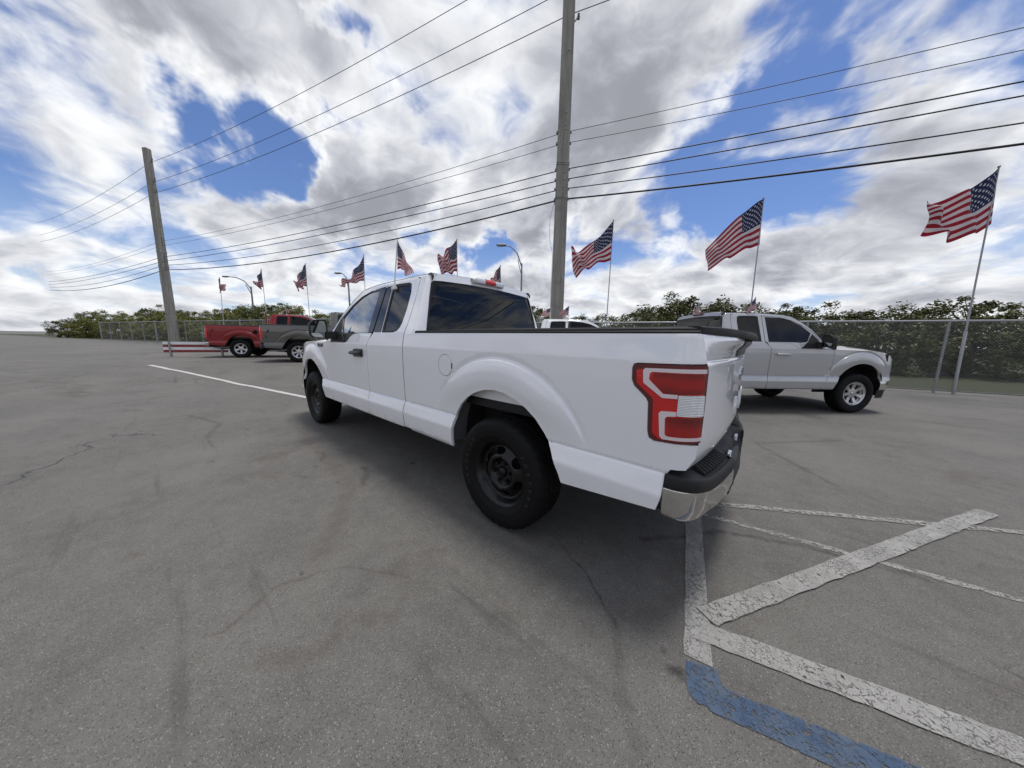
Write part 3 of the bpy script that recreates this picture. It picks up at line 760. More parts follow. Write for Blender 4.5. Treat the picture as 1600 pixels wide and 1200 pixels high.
    def f():
        cx = sum(p[0] for p in RW) / len(RW); cz = sum(p[1] for p in RW) / len(RW)
        inn = [(cx + (p[0] - cx) * .90, cz + (p[1] - cz) * .90) for p in RW]
        return panel_mesh('window_seal', RW, side, [inn], st, .012, off=-.006, sign=1)
    for o_ in zip(rd, both(root, 'window_seal', cached(K + 'ws', f), M['rubber_seal'])): o_[1].parent = o_[0]
    def f(): return panel_mesh('window_glass', RW, side, [], .08, 0, off=-.012, sign=1)
    for o_ in zip(rd, both(root, 'window_glass', cached(K + 'rg', f), M['glass_dark'])): o_[1].parent = o_[0]
    def f(): return panel_mesh('window_glass', FW_, side, [], .08, 0, off=-.012, sign=1)
    for o_ in zip(fdr, both(root, 'window_glass', cached(K + 'fg', f), M['glass'] if detailed else M['glass_dark'])): o_[1].parent = o_[0]
    # --- door handles
    for s in (1, -1):
        c = MB(); y0 = .952
        hm = M['plastic_sm'] if detailed else (pmat)
        if detailed:
            c.add([(x, (y0 + .004) * s, z) for x, z in rounded([(1.985, 1.155), (1.99, 1.068), (2.185, 1.060), (2.20, 1.09), (2.20, 1.128), (2.183, 1.155)], .012, 2)] +
                  [(x, (y0 + .026) * s, z) for x, z in rounded([(1.99, 1.150), (1.995, 1.073), (2.18, 1.066), (2.194, 1.09), (2.194, 1.125), (2.178, 1.150)], .012, 2)],
                  [tuple(range(18, 36)) if s < 0 else tuple(range(35, 17, -1))] + [((i, (i + 1) % 18, 18 + (i + 1) % 18, 18 + i) if s < 0 else (18 + i, 18 + (i + 1) % 18, (i + 1) % 18, i)) for i in range(18)])
        c.tube([(1.995, (y0 + .030) * s, 1.108), (2.03, (y0 + .045) * s, 1.109), (2.21, (y0 + .045) * s, 1.108), (2.255, (y0 + .02) * s, 1.107)], [.017, .021, .020, .017], 10)
        c.build('door_handle', hm, fdr[0 if s > 0 else 1], 40)
    # --- front fender
    FARCH = [(WF + x, z) for x, z in ARCH]
    def f():
        O = [(2.966, .455), (2.998, .545), (3.046, .605), (3.088, .70), (3.116, .80), (3.1345, .95), (3.1265, 1.19), (3.110, 1.206), (3.45, 1.206), (3.9, 1.198), (4.2, 1.165), (4.40, 1.10), (4.46, 1.03), (4.46, .64), (4.27, .62)]
        O += [p for p in FARCH[::-1] if p[1] > .60 or p[0] < WF][0:0]
        arc = [p for p in FARCH[::-1]]
        arc = [p for p in arc if not (p[0] > WF and p[1] < .60)] if False else [q for q in [(WF + .49, .60)] + [p for p in [(2 * WF - a, b) for a, b in FARCH] if p[0] > WF and p[1] > .61 and p[1] < .95]]
        # front half of the opening mirrors the rear half
        front = [(WF - (x - WF), z) for x, z in FARCH if x > WF and False]
        opening = [(WF + .478, .60), (WF + .46, .67), (WF + .43, .74), (WF + .38, .805), (WF + .31, .863), (WF + .22, .916), (WF + .12, .948), (WF + .02, .958), (WF - .07, .950), (WF - .16, .922), (WF - .24, .88), (WF - .31, .826), (WF - .37, .752), (WF - .42, .672), (WF - .455, .60), (WF - .48, .53), (WF - .50, .455)]
        return panel_mesh('front_fender', O + opening, side, [], st, .03, sign=1)
    ff = both(root, 'front_fender', cached(K + 'ff', f), pmat)
    # --- wheel wells
    for cx in (0.0, WF):
        for s in (1, -1):
            c = MB(); rows = []
            AR = [(cx + (x if cx == 0 else x) * 1.03 + (0 if cx == 0 else 0), z * 1.012 + .006) for x, z in ARCH]
            for yy in (.945, .90, .55): rows.append([(x, yy * s, z + (.0 if yy > .9 else .03)) for x, z in AR])
            c.loft([rows[0], rows[1], [(x, .80 * s, z + .015) for x, z in AR]], flip=(s < 0))
            ww = c.build('wheel_well', M['liner'] if cx == 0 else M['under'], root)
            c = MB(); c.loft([[(x, .80 * s, z + .015) for x, z in AR], [(x, .60 * s, z + .05) for x, z in AR]], flip=(s < 0)); c.build('shaded_liner', M['under'], ww)  # deeper liner in near-black: the shade of the well put into its colour
            c = MB(); c.add([(x, .60 * s, z) for x, z in [(cx - .52, .35), (cx + .52, .35), (cx + .52, 1.0), (cx - .52, 1.0)]], [(0, 1, 2, 3)])
            c.build('inner_well_wall', M['under'], root)
    # --- roof, windscreen, back of cab
    def roofrow(x, n=13, crown=.055):
        z = min(zt(x), 1.866) - .004; ye = prof(z); row = []
        for k in range(n):
            t = -1 + 2 * k / (n - 1); row.append((x, ye * t, z + crown * (1 - abs(t) ** 2.4)))
        return row
    xs = [1.080, 1.09, 1.10, 1.15, 1.3, 1.5, 1.7, 1.9, 2.1, 2.25, 2.36]
    c = MB(); rows = [roofrow(x, 21, .055 * (0.72 + .28 * sm(1.05, 1.25, x))) for x in xs]
    c.loft(rows, flip=True); c.build('roof', pmat, root)
    c = MB(); rows = [roofrow(x, 13, .05) for x in (2.372, 2.45, 2.55, 2.65, 2.75, 2.85, 2.95)]
    c.loft(rows, flip=True); c.build('windscreen', M['glass'] if detailed else M['glass_dark'], root)
    def backx(z): return lerp_tab([(.5, 1.0), (1.30, .995), (1.36, 1.0), (1.80, 1.055), (1.83, 1.062), (1.93, 1.085)], z)
    def backfn(y, z):
        ye = prof(min(z, 1.86)) if z < 1.86 else .72
        d = ye - abs(y); r = .075
        x = backx(z)
        if d < r: x += (r - math.sqrt(max(0, r * r - (r - d) ** 2))) * .9
        return (x, y, z)
    def f():
        O = [(prof(1.28) - .003, 1.28), (prof(1.4) - .003, 1.40), (prof(1.6) - .003, 1.60), (prof(1.75) - .003, 1.75), (prof(1.82) - .003, 1.82), (prof(1.85) - .004, 1.850)]
        yE = prof(1.855)
        O += [(y, 1.8525 + .0396 * (1 - (y / yE) ** 2.4)) for y in (.70, .66, .60, .5, .35, .2, 0)]
        O = O + [(-a, b) for a, b in O[-2::-1]]
        H = [(.835, 1.30), (.80, 1.46), (.755, 1.66), (.722, 1.775), (.70, 1.795), (.60, 1.806), (.3, 1.820), (0, 1.824)]
        H = H + [(-a, b) for a, b in H[-2::-1]]
        return panel_mesh('cab_back_panel', O, backfn, [H], st, .012, sign=1), H
    if K + 'bk' not in CACHE: CACHE[K + 'bk'] = f()
    me, H = CACHE[K + 'bk']; me = me.copy(); me.materials.clear(); me.materials.append(pmat); bk = link('cab_back_panel', me, root)
    me = panel_mesh('rear_window_glass', H, backfn, [], .12, 0, off=-.006, sign=1, mt=M['glass_dark']); link('rear_window_glass', me, bk)
    inn = [(a * .975, 1.30 + (b - 1.30) * .975 + .004) for a, b in H]
    me = panel_mesh('window_seal', H, backfn, [inn], .12, .004, off=-.004, sign=1, mt=M['rubber_seal']); link('window_seal', me, bk)
    c = MB(); c.box((1.0, -.90, .5), (1.03, .90, 1.31)); c.build('cab_lower_wall', M['under'], root)
    for s in (1, -1):       # black ditch moulding strips over the rear corners of the roof
        c = MB(); P_ = [(1.13, .704 * s, 1.856), (1.085, .702 * s, 1.857), (1.064, .702 * s, 1.850), (1.052, .706 * s, 1.832), (1.046, .716 * s, 1.80)]
        c.tube(P_, [.006, .011, .013, .013, .006], 8); c.build('roof_moulding', M['rubber_seal'], root)
    # --- third brake lamp
    c = MB()
    if detailed:
        rows = []
        for y in [-.235 + .47 * k / 14 for k in range(15)]:
            e = sm(0, .03, .235 - abs(y)); zc = 1.882 + .004 * (1 - (y / .24) ** 2)
            rows.append([(1.085, y, zc + .010), (1.055, y, zc + .016 * e + .006), (1.030 + .02 * (1 - e), y, zc + .010), (1.022 + .03 * (1 - e), y, zc - .010), (1.026 + .03 * (1 - e), y, zc - .030 * e - .004), (1.060, y, zc - .034)])
        c.loft(rows); cb = c.build('high_brake_lamp', M['pole_white'], root); cb['label'] = 'white housing with clear cargo lenses either side of the red brake lens'
        c = MB(); rows = []
        for y in [-.075 + .15 * k / 6 for k in range(7)]: rows.append([(1.052, y, 1.9085), (1.027, y, 1.901), (1.018, y, 1.877), (1.022, y, 1.853), (1.045, y, 1.850)])
        c.loft(rows); c.build('red_lens', M['lens_red'], cb)
        for s in (1, -1):
            c = MB(); rows = []
            for y in [s * (.085 + .12 * k / 5) for k in range(6)]: rows.append([(1.0275, y, 1.896), (1.0195, y, 1.875), (1.0235, y, 1.855)])
            c.loft(rows, flip=(s < 0)); c.build('clear_lens', M['lens_clear'], cb)
    else:
        c.box((1.03, -.15, 1.86), (1.08, .15, 1.905), bev=.008); c.build('high_brake_lamp', M['lens_dark'], root)
    # --- bed: rail caps, inner walls, floor, front wall
    for s in (1, -1):
        rows = []
        for x in [-1.083 + k * (1.0 + 1.083) / 24 for k in range(25)]:
            yo = ys(x, 1.315) - .002
            zt_ = 1.353 - .010 * sm(.3, 1.0, x)
            rows.append([(x, (yo) * s, 1.324), (x, (yo + .001) * s, 1.330), (x, (yo - .002) * s, 1.3345), (x, (yo - .007) * s, 1.3365), (x, (yo - .008) * s, 1.344), (x, (yo - .014) * s, zt_ - .003), (x, (yo - .022) * s, zt_), (x, (yo - .072) * s, zt_), (x, (yo - .082) * s, zt_ - .006), (x, (yo - .082) * s, 1.30)])
        c = MB(); c.loft(rows, flip=(s > 0))
        c.add(rows[0], [tuple(range(10))]); c.add(rows[-1], [tuple(range(10))])
        c.build('bed_rail_cap', M['plastic'], root, 35)
        c = MB(); c.box((-1.06, .845 * s - .012, .86), (1.0, .845 * s + .012, 1.32)); c.build('bed_inner_wall', pmat, root)
    c = MB(); c.box((-1.06, -.86, .80), (1.0, .86, .86)); c.build('bed_floor', M['plastic'], root)
    c = MB(); c.box((.955, -.84, .86), (.985, .84, 1.30)); c.build('bed_front_wall', pmat, root)
    # --- tailgate
    XE = [(.738, -1.083), (.79, -1.108), (.85, -1.1165), (1.20, -1.1165), (1.27, -1.104), (1.323, -1.087)]
    BOW = [(.738, .070), (.79, .066), (1.18, .066), (1.205, .066), (1.207, .057), (1.218, .057), (1.221, .064), (1.25, .070), (1.285, .108), (1.30, .114), (1.321, .113), (1.323, .108)]
    def tg(t, z, extra=0.0):
        xe = lerp_tab(XE, z) - .0; ye = ys(xe, z) - .004
        B = sum(lerp_tab(BOW, z + d) for d in (-.003, 0, .003)) / 3
        base = .066
        lip = (B - base) * (1 - abs(t) ** 6) if B > base else (B - base)
        bow = base * (1 - abs(t) ** 2.3)
        return (xe - bow - lip - extra, ye * t, z)
    ts = [-1, -.995, -.985, -.965, -.94, -.9, -.85, -.78, -.7, -.6, -.5, -.4, -.3, -.2, -.1, 0]; ts += [-t for t in ts[-2::-1]]
    zs = [.738, .745, .76, .79, .82, .85, .90, .95, 1.0, 1.05, 1.10, 1.15, 1.18, 1.20, 1.2045, 1.2075, 1.212, 1.218, 1.222, 1.235, 1.25, 1.265, 1.28, 1.29, 1.30, 1.31, 1.321]
    c = MB(); c.loft([[tg(t, z) for t in ts] for z in zs], flip=False)
    c.loft([[tg(t, .738) for t in ts], [(-1.05, p[1] * .98, .736) for p in (tg(t, .738) for t in ts)]], flip=True)
    tgate = c.build('tailgate', pmat, root)
    c = MB(); rows = []
    for t in ts:
        x0, y0, _ = tg(t, 1.3225); ov = (.012 + .030 * (1 - min(1, abs(t) / .6) ** 3)) * (1 - abs(t) ** 8)
        dr = .45 * ov; rows.append([(x0 + .02, y0, 1.318), (x0 - .5 * ov, y0, 1.321 - .4 * dr), (x0 - .9 * ov, y0, 1.322 - dr), (x0 - ov, y0, 1.328 - dr), (x0 - ov, y0, 1.342 - .5 * dr), (x0 - ov * .75, y0, 1.350 - .15 * dr), (x0 + .012, y0, 1.3545), (-1.035, y0, 1.3545), (-1.03, y0, 1.30)])
    c.loft(rows, flip=False); c.add(rows[0], [tuple(range(9))]); c.add(rows[-1], [tuple(range(9))])
    c.build('tailgate_cap', M['plastic'], tgate, 40)
    c = MB(); c.add([(-1.05, -.9, .74), (-1.05, .9, .74), (-1.05, .9, 1.32), (-1.05, -.9, 1.32)], [(0, 1, 2, 3)]); c.build('tailgate_inner_panel', M['under'], tgate)
    # handle recess
    c = MB(); x0 = tg(0, 1.25)[0]
    c.loft([[tg(t, z, .004) for t in [-.38 + .76 * k / 12 for k in range(13)]] for z in (1.214, 1.218, 1.222, 1.235, 1.25, 1.265, 1.28, 1.29, 1.30, 1.31, 1.319)]); c.build('tailgate_handle', M['plastic_sm'], tgate)
    # tail lamps
    if detailed:
        lampy = lambda x, z: (x, ys(x, z), z)
        def piece(nm, O, off, mt_, par, stp=.02, fl=.006):
            me = panel_mesh(nm, O, lampy, [], stp, fl, off=off, sign=1, mt=mt_); me2 = mirror_mesh(me, nm)
            return link(nm, me, par[0]), link(nm, me2, par[1])
        me = panel_mesh('tail_lamp', LAMP, lampy, [], .02, .03, off=.0035, sign=1, mt=M['lens_dark'])
        lp = (link('tail_lamp', me, root), link('tail_lamp', mirror_mesh(me, 'tail_lamp'), root))
        inner = rounded([(-.857, 1.165), (-1.112, 1.180), (-1.113, .872), (-.972, .862), (-.944, .885), (-.938, 1.040), (-.862, 1.104)], .012, 3)
        piece('red_lens', inner, .0055, M['lens_red'], lp)
        piece('brake_lens', rounded([(-.931, 1.153), (-1.109, 1.158), (-1.112, 1.077), (-1.036, 1.070), (-.982, 1.068), (-.923, 1.121)], .006, 2), .0085, M['lens_deep'], lp)
        piece('turn_lens', rounded([(-.997, .966), (-1.113, .977), (-1.116, .893), (-1.006, .885)], .008, 2), .0085, M['lens_deep'], lp)
        piece('light_band', [(-.894, 1.172), (-1.112, 1.179), (-1.113, 1.162), (-.925, 1.158), (-.916, 1.150), (-.914, 1.124), (-.976, 1.066), (-1.032, 1.069), (-1.032, 1.052), (-.974, 1.049), (-.892, 1.107), (-.887, 1.160)], .0095, M['lens_pink'], lp)
        piece('light_band', [(-.974, .990), (-1.033, .996), (-1.033, .976), (-1.000, .971), (-.992, .960), (-.996, .888), (-1.004, .882), (-1.118, .889), (-1.117, .875), (-.988, .867), (-.976, .879), (-.966, .980)], .0095, M['lens_pink'], lp)
        piece('reverse_lens', rounded([(-1.035, 1.068), (-1.114, 1.071), (-1.115, .982), (-1.035, .978)], .004, 2), .011, M['lens_clear'], lp, .015)
    else:
        LG = rounded([(-1.01, 1.22), (-1.118, 1.215), (-1.121, .84), (-1.03, .84)], .03, 3)
        me = panel_mesh('tail_lamp', LG, side, [], .04, .02, off=.004, sign=1, mt=M['lens_red'])
        link('tail_lamp', me, root); link('tail_lamp', mirror_mesh(me, 'tail_lamp'), root)
        me = panel_mesh('bed_corner', [(-.84, 1.19), (-1.118, 1.198), (-1.119, .855), (-.95, .853), (-.915, 1.03)], side, [], .05, 0, off=.0015, sign=1, mt=pmat)
        link('bed_corner', me, root); link('bed_corner', mirror_mesh(me, 'bed_corner'), root)
    # --- rear bumper
    def bplan(y):     # outer face x for a given |y|
        a = abs(y)
        return lerp_tab([(0, -1.238), (.4, -1.222), (.62, -1.195), (.74, -1.172)], a)
    BP = [(-1.012, .958), (-1.045, .960), (-1.080, .952), (-1.110, .932), (-1.134, .90), (-1.150, .86), (-1.162, .80), (-1.170, .745)]
    BPf = BP + [(bplan(y), y) for y in (.68, .6, .5, .42, .36)]
    def stationN(P_, i):
        a = Vector(P_[max(i - 1, 0)]); b = Vector(P_[min(i + 1, len(P_) - 1)]); t = (b - a).normalized()
        return Vector((-t.y, t.x)) * -1 if False else Vector((t.y, -t.x))
    bump_root = None
    for s in (1, -1):
        rows = []
        for i, (x, y) in enumerate(BPf):
            n = stationN(BPf, i); n = -n if n.dot(Vector((x + .9, y - .3))) < 0 else n
            zl = .500 + .006 * sm(-1.10, -1.01, x) - .022 * sm(.85, .60, y); zt2 = lerp_tab([(0, .602), (.745, .612), (.86, .638), (.95, .652)], y)
            row = []
            for (dz_, o_) in ((0, .0), (.06, .003), (.25, .004), (.60, .003), (.86, .000), (.95, -.008), (1.0, -.030)):
                z = zt2 + (zl - zt2) * dz_; q = Vector((x, y)) + n * o_; row.append((q.x, q.y * s, z))
            rows.append(row)
        c = MB(); c.loft(rows, flip=(s < 0)); ch = c.build('rear_bumper', M['chrome'] if chrome_bumper else M['plastic_sm'], root)
        if bump_root is None: bump_root = ch
        # black step pad
        rows = []
        inner = [(-1.00, .90), (-1.02, .89), (-1.04, .875), (-1.055, .85), (-1.06, .83), (-1.065, .81), (-1.07, .78), (-1.075, .745)] + [(-1.09, y) for y in (.68, .6, .5, .42, .36)]
        for i, (x, y) in enumerate(BPf):
            n = stationN(BPf, i); n = -n if n.dot(Vector((x + .9, y - .3))) < 0 else n
            zt2 = lerp_tab([(0, .602), (.745, .612), (.86, .638), (.95, .652)], y); zz = zt2 + lerp_tab([(.74, .056), (.90, .060)], y)
            xi, yi = inner[i]
            def q(o_, z): v = Vector((x, y)) + n * o_; return (v.x, v.y * s, z)
            rows.append([q(.001, zt2 - .004), q(.0045, zt2 + .004), q(.003, zz - .012), q(-.003, zz - .003), q(-.012, zz), q(-.020, zz - .001), q(-.026, zz - .006), (xi, yi * s, max(zz + .02, .702)), (xi + .01, yi * s, zz - .05)])
        c = MB(); c.loft(rows, flip=(s > 0)); c.add(rows[-1], [tuple(range(9))])
        pad = c.build('step_pad', M['plastic'], ch, 40)
        if detailed:
            for k in range(11):
                y = .40 + .034 * k; xo = bplan(y) + .030; xi = -1.095
                c = MB(); zb = .672; 
                c.add([(xo, (y - .009) * s, zb - .002), (xo, (y + .009) * s, zb - .002), (xi, (y + .009) * s, zb + .030), (xi, (y - .009) * s, zb + .030),
                       (xo + .002, (y - .006) * s, zb + .009), (xo + .002, (y + .006) * s, zb + .009), (xi, (y + .006) * s, zb + .041), (xi, (y - .006) * s, zb + .041)],
                      [(4, 5, 6, 7), (0, 1, 5, 4), (1, 2, 6, 5), (3, 0, 4, 7)]); c.build('tread_rib', M['plastic'], pad)
    # centre section: recessed plate area, lamps, hitch opening
    rows = []
    for y in [-.365 + .73 * k / 16 for k in range(17)]:
        d_ = sm(.0, .07, .365 - abs(y)); x = bplan(y)
        rows.append([(-1.09, y, .70), (x + .03 + .05 * d_, y, .672 - .004 * d_), (x + .004 + .050 * d_, y, .660 - .02 * d_), (x + .004 + .045 * d_, y, .60), (x + .03 * d_, y, .575 - .03 * d_), (x - .002, y, .50), (x + .006, y, .455), (x + .06, y, .42)])
    c = MB(); c.loft(rows, flip=False); cen = c.build('bumper_centre', M['plastic'], root, 40)
    for y in (.22, -.22):
        c = MB(); c.box((-1.200, y - .035, .618), (-1.180, y + .035, .655), bev=.004); c.build('plate_lamp', M['lens_clear'], cen)
    c = MB(); c.box((-1.215, -.16, .46), (-1.17, .16, .60), bev=.005); c.build('plate_holder', M['plastic_sm'], cen)
    c = MB(); c.box((-1.20, -.045, .36), (-1.0, .045, .44), bev=.008); c.tube([(-1.22, 0, .40), (-1.1, 0, .40)], .028, 12); c.build('hitch_receiver', M['under'], cen)
    # --- emblem and lettering
    def tgframe(y, z, tw=1.0):
        p = Vector(tg(y / .9, z)); a = Vector(tg((y + .02) / .9, z)); b = Vector(tg((y - .02) / .9, z)); ex = (b - a).normalized()
        ez = Vector((0, 0, 1)); nn = ex.cross(ez).normalized()
        m4 = Matrix((ex, ez, nn)).transposed().to_4x4(); m4.translation = p; return m4
    if detailed:
        m4 = tgframe(0, 1.105)
        def oval(nm, rx, rz, d0, d1, mt_, par):
            c = MB(); n = 36; r0 = [m4 @ Vector((rx * math.cos(2 * math.pi * k / n), rz * math.sin(2 * math.pi * k / n), d0)) for k in range(n)]
            r1 = [m4 @ Vector((rx * .96 * math.cos(2 * math.pi * k / n), rz * .93 * math.sin(2 * math.pi * k / n), d1)) for k in range(n)]
            c.loft([r0, r1], closed=True, smooth=False); c.add(r1, [tuple(range(n))]); return c.build(nm, mt_, par)
        ov = oval('emblem', .115, .046, -.004, .004, M['badge_chrome'], tgate); oval('emblem_field', .109, .041, .0035, .006, M['blue_enamel'], tgate)
        text_obj('emblem_script', 'Ford', M['badge_chrome'], tgate, m4 @ Matrix.Translation((0, .002, .006)), .072, .0012, .35)
        for i, (ch, yy) in enumerate(zip('F-150', (.12, -.03, -.16, -.32, -.48))):
            text_obj('letter', ch, pmat, tgate, tgframe(yy, .905) @ Matrix.Translation((0, 0, .002)), .17 if ch != '-' else .15, .006)
        # badge on the fenders
        for s in (1, -1):
            Bf = (ff[0] if s > 0 else ff[1]); y0 = ys(3.30, 1.165)
            c = MB(); c.box((3.205, (y0 - .004) * s - .0, 1.140), (3.395, (y0 + .008) * s, 1.188), bev=.0); bd = c.build('badge', M['gloss_black'], Bf)
            m4 = Matrix((Vector((-s, 0, 0)), Vector((0, 0, 1)), Vector((0, s, 0)))).transposed().to_4x4(); m4.translation = Vector((3.30, (y0 + .008) * s, 1.164))
            text_obj('badge_lettering', 'F-150', M['badge_chrome'], Bf, m4, .062, .0025, .15)
    # --- bonnet, nose, grille, headlamps, front bumper
    hx = [2.96, 3.10, 3.3, 3.6, 3.9, 4.1, 4.25, 4.36, 4.44, 4.50]
    hz = [1.222, 1.222, 1.220, 1.215, 1.208, 1.196, 1.175, 1.145, 1.10, 1.03]
    rows = []
    for x, z in zip(hx, hz):
        ye = ys(min(x, 4.46), min(1.2, z)) - .012
        if x < 3.12: ye -= .05
        rows.append([(x, ye * t, z - .012 + .085 * (1 - abs(t) ** 2.2) * (1 if x < 4.3 else .8) + (.012 if abs(t) < .55 else 0)) for t in [-1 + k / 9 for k in range(19)]])
    c = MB(); c.loft(rows, flip=True); c.build('bonnet', pmat, root)
    c = MB(); c.box((2.90, -.80, 1.20), (3.03, .80, 1.255), bev=.01); c.build('cowl_panel', M['plastic'], root)
    c = MB(); rows = []
    for z in (.62, .70, .80, .90, 1.0, 1.07): rows.append([(4.50 - .06 * abs(t) ** 3 - (z - .62) * .06, t * .66, z) for t in [-1 + k / 6 for k in range(13)]])
    c.loft(rows, flip=True); gr = c.build('grille', M['plastic_sm'], root)
    c = MB()
    for z in (.74, .86, .98): c.box((4.485, -.62, z - .022), (4.515, .62, z + .022), bev=.006)
    c.build('grille_bar', M['chrome'], gr)
    for s in (1, -1):
        c = MB(); rows = []
        for z in (.76, .85, .95, 1.05, 1.10): rows.append([(4.44 - .20 * (t) ** 2 + .02, (.66 + .165 * t) * s, z) for t in (0, .3, .6, .85, 1)])
        c.loft(rows, flip=(s > 0)); c.build('headlamp', M['lens_clear'], root)
        c = MB(); c.box((4.24, min(.66 * s, .88 * s), .60), (4.42, max(.66 * s, .88 * s), .76)); c.build('nose_corner', pmat, root)
    BPF = [(4.15, .955), (4.25, .950), (4.36, .915), (4.45, .84), (4.52, .72), (4.57, .5), (4.59, .25), (4.595, 0)]
    BPF = BPF + [(x, -y) for x, y in BPF[-2::-1]]
    c = MB(); c.loft([[(x, y, .62) for x, y in BPF], [(x + .012, y * 1.003, .60) for x, y in BPF], [(x + .012, y * 1.003, .50) for x, y in BPF], [(x, y, .46) for x, y in BPF]], flip=True)
    c.add([(x, y, .62) for x, y in BPF], [tuple(range(len(BPF)))]); fb = c.build('front_bumper', M['chrome'], root, 40)
    c = MB(); c.loft([[(x - .01, y * .99, .46) for x, y in BPF], [(x - .03, y * .98, .30) for x, y in BPF]], flip=True); c.build('front_valance', M['plastic'], fb)
    # --- mirrors
    for s in (1, -1):
        c = MB()
        O = rounded([(1.030, 1.250), (1.185, 1.262), (1.212, 1.300), (1.214, 1.418), (1.165, 1.470), (1.045, 1.470), (1.028, 1.400)], .02, 3)
        cy = sum(p[0] for p in O) / len(O); cz = sum(p[1] for p in O) / len(O); n = len(O)
        rows = [[(2.752, y * s, z) for y, z in O], [(2.775, (cy + (y - cy) * 1.03) * s, cz + (z - cz) * 1.02) for y, z in O], [(2.83, (cy + (y - cy) * .97) * s, cz + (z - cz) * .96) for y, z in O], [(2.88, (cy + (y - cy) * .72) * s, cz + (z - cz) * .72) for y, z in O], [(2.895, (cy + (y - cy) * .3) * s, cz + (z - cz) * .3) for y, z in O]]
        c.loft(rows, closed=True, flip=(s > 0)); c.add(rows[-1], [tuple(range(n)) if s < 0 else tuple(range(n))[::-1]])
        inn = [(cy + (y - cy) * .87, cz + (z - cz) * .88) for y, z in O]
        c.loft([[(2.752, y * s, z) for y, z in O], [(2.765, y * s, z) for y, z in inn]], closed=True, flip=(s < 0))
        mh = c.build('wing_mirror', M['plastic'], root, 45)
        c = MB(); c.add([(2.764, y * s, z) for y, z in inn], [tuple(range(n))]); c.build('mirror_glass', M['mirror'], mh)
        if detailed:
            c = MB(); P0 = rounded([(1.150, 1.405), (1.195, 1.400), (1.196, 1.418), (1.160, 1.452), (1.150, 1.452)], .006, 2); c.add([(2.762, y * s, z) for y, z in P0], [tuple(range(len(P0)))]); c.build('blind_spot_mirror', M['gloss_black'], mh)
        c = MB(); rows = []
        for y, a_, b_2 in ((.90, 1.235, 1.345), (.97, 1.238, 1.340), (1.05, 1.262, 1.335)): rows.append([(2.74, y * s, a_), (2.87, y * s, a_ + .01), (2.88, y * s, b_2), (2.75, y * s, b_2)])
        c.loft(rows, closed=True, flip=(s < 0)); c.build('mirror_arm', M['plastic'], mh, 40)
        # sail panel fills the front corner of the window
        me = panel_mesh('sail_panel', [(2.59, 1.335), (2.47, 1.222), (2.90, 1.218), (2.80, 1.39), (2.715, 1.49)], side, [], .05, .01, off=.004, sign=1, mt=M['plastic'])
        if s < 0: me = mirror_mesh(me, 'sail_panel')
        link('sail_panel', me, fdr[0 if s > 0 else 1])
    # --- wheels
    for x in (0, WB):
        for s in (1, -1): add_wheel(root, x, s, wheel, None)
    # --- underbody
    c = MB()
    c.box((.52, -.88, .50), (3.22, .88, .56)); c.box((-1.0, -.88, .62), (-.55, .88, .66)); c.box((3.2, -.6, .45), (4.35, .6, .9)); c.build('light_block_floor', M['under'], root)  # flat dark plates added to block light under the body
    for s in (1, -1):
        c = MB(); c.box((-1.05, .46 * s - .04, .42), (4.2, .46 * s + .04, .56)); c.build('frame_rail', M['under'], root)
        c = MB(); c.add([(-.53, .88 * s, .50), (-.99, .90 * s, .545), (-.99, .86 * s, .49), (-.55, .84 * s, .45)], [(0, 1, 2, 3)]); c.build('lower_trim', M['plastic'], root)
    c = MB(); c.tube([(0, -.78, .383), (0, -.15, .383)], .045, 12); c.tube([(0, .15, .383), (0, .78, .383)], .045, 12); c.tube([(0, -.16, .383), (0, -.08, .383), (0, .08, .383), (0, .16, .383)], [.06, .15, .15, .06], 14); c.build('rear_axle', M['under'], root)
    c = MB(); c.tube([(2.2, -.3, .40), (.4, -.3, .42), (-.3, -.6, .45), (-.95, -.72, .42)], .035, 10); c.build('exhaust_pipe', M['galv'], root)
    c = MB(); c.lathe([(.20, -.10), (.33, -.12), (.36, 0), (.33, .12), (.20, .10)], 28); c.v = [(-.62 + a, cc_, .48 + b2 * 1.0) for a, b2, cc_ in c.v]; c.build('spare_tyre', M['tyre'], root)
    # --- cabin
    cab = MB(); cab.box((1.1, -.84, .56), (3.0, .84, .60)); cab.box((1.12, -.74, .60), (1.7, .74, .85), bev=.04); cf = cab.build('cabin_floor', M['dash'], root)
    c = MB(); c.box((1.12, -.70, .86), (1.24, .70, 1.36), bev=.04)
    for y in (-.42, .42): c.box((1.13, y - .12, 1.37), (1.21, y + .12, 1.50), bev=.035)
    c.build('rear_seat', M['fabric'], root)
    for y in (-.40, .40):
        c = MB(); c.box((1.95, y - .25, .84), (2.48, y + .25, 1.0), bev=.04)
        rt = Matrix.Rotation(R(-14), 4, 'Y'); rt2 = Matrix.Translation((1.93, y, .98)) @ rt
        c.box((-.06, -.25, 0), (.07, .25, .60), rot=rt2, bev=.04); c.box((-.03, -.13, .62), (.06, .13, .80), rot=rt2, bev=.04); c.build('front_seat', M['fabric'], root)
    c = MB(); c.box((2.62, -.82, 1.0), (2.95, .82, 1.235), bev=.04); c.build('dashboard', M['dash'], root)
    c = MB(); ring = [(2.50 + .19 * math.sin(2 * math.pi * k / 28) * .42, .40 + .19 * math.cos(2 * math.pi * k / 28), 1.20 + .19 * math.sin(2 * math.pi * k / 28) * .9) for k in range(29)]
    c.tube(ring, .015, 8); c.tube([(2.50, .22, 1.20), (2.54, .40, 1.18), (2.50, .58, 1.20)], .018, 8); c.tube([(2.54, .40, 1.18), (2.75, .40, 1.10)], .03, 8); c.build('steering_wheel', M['dash'], root)
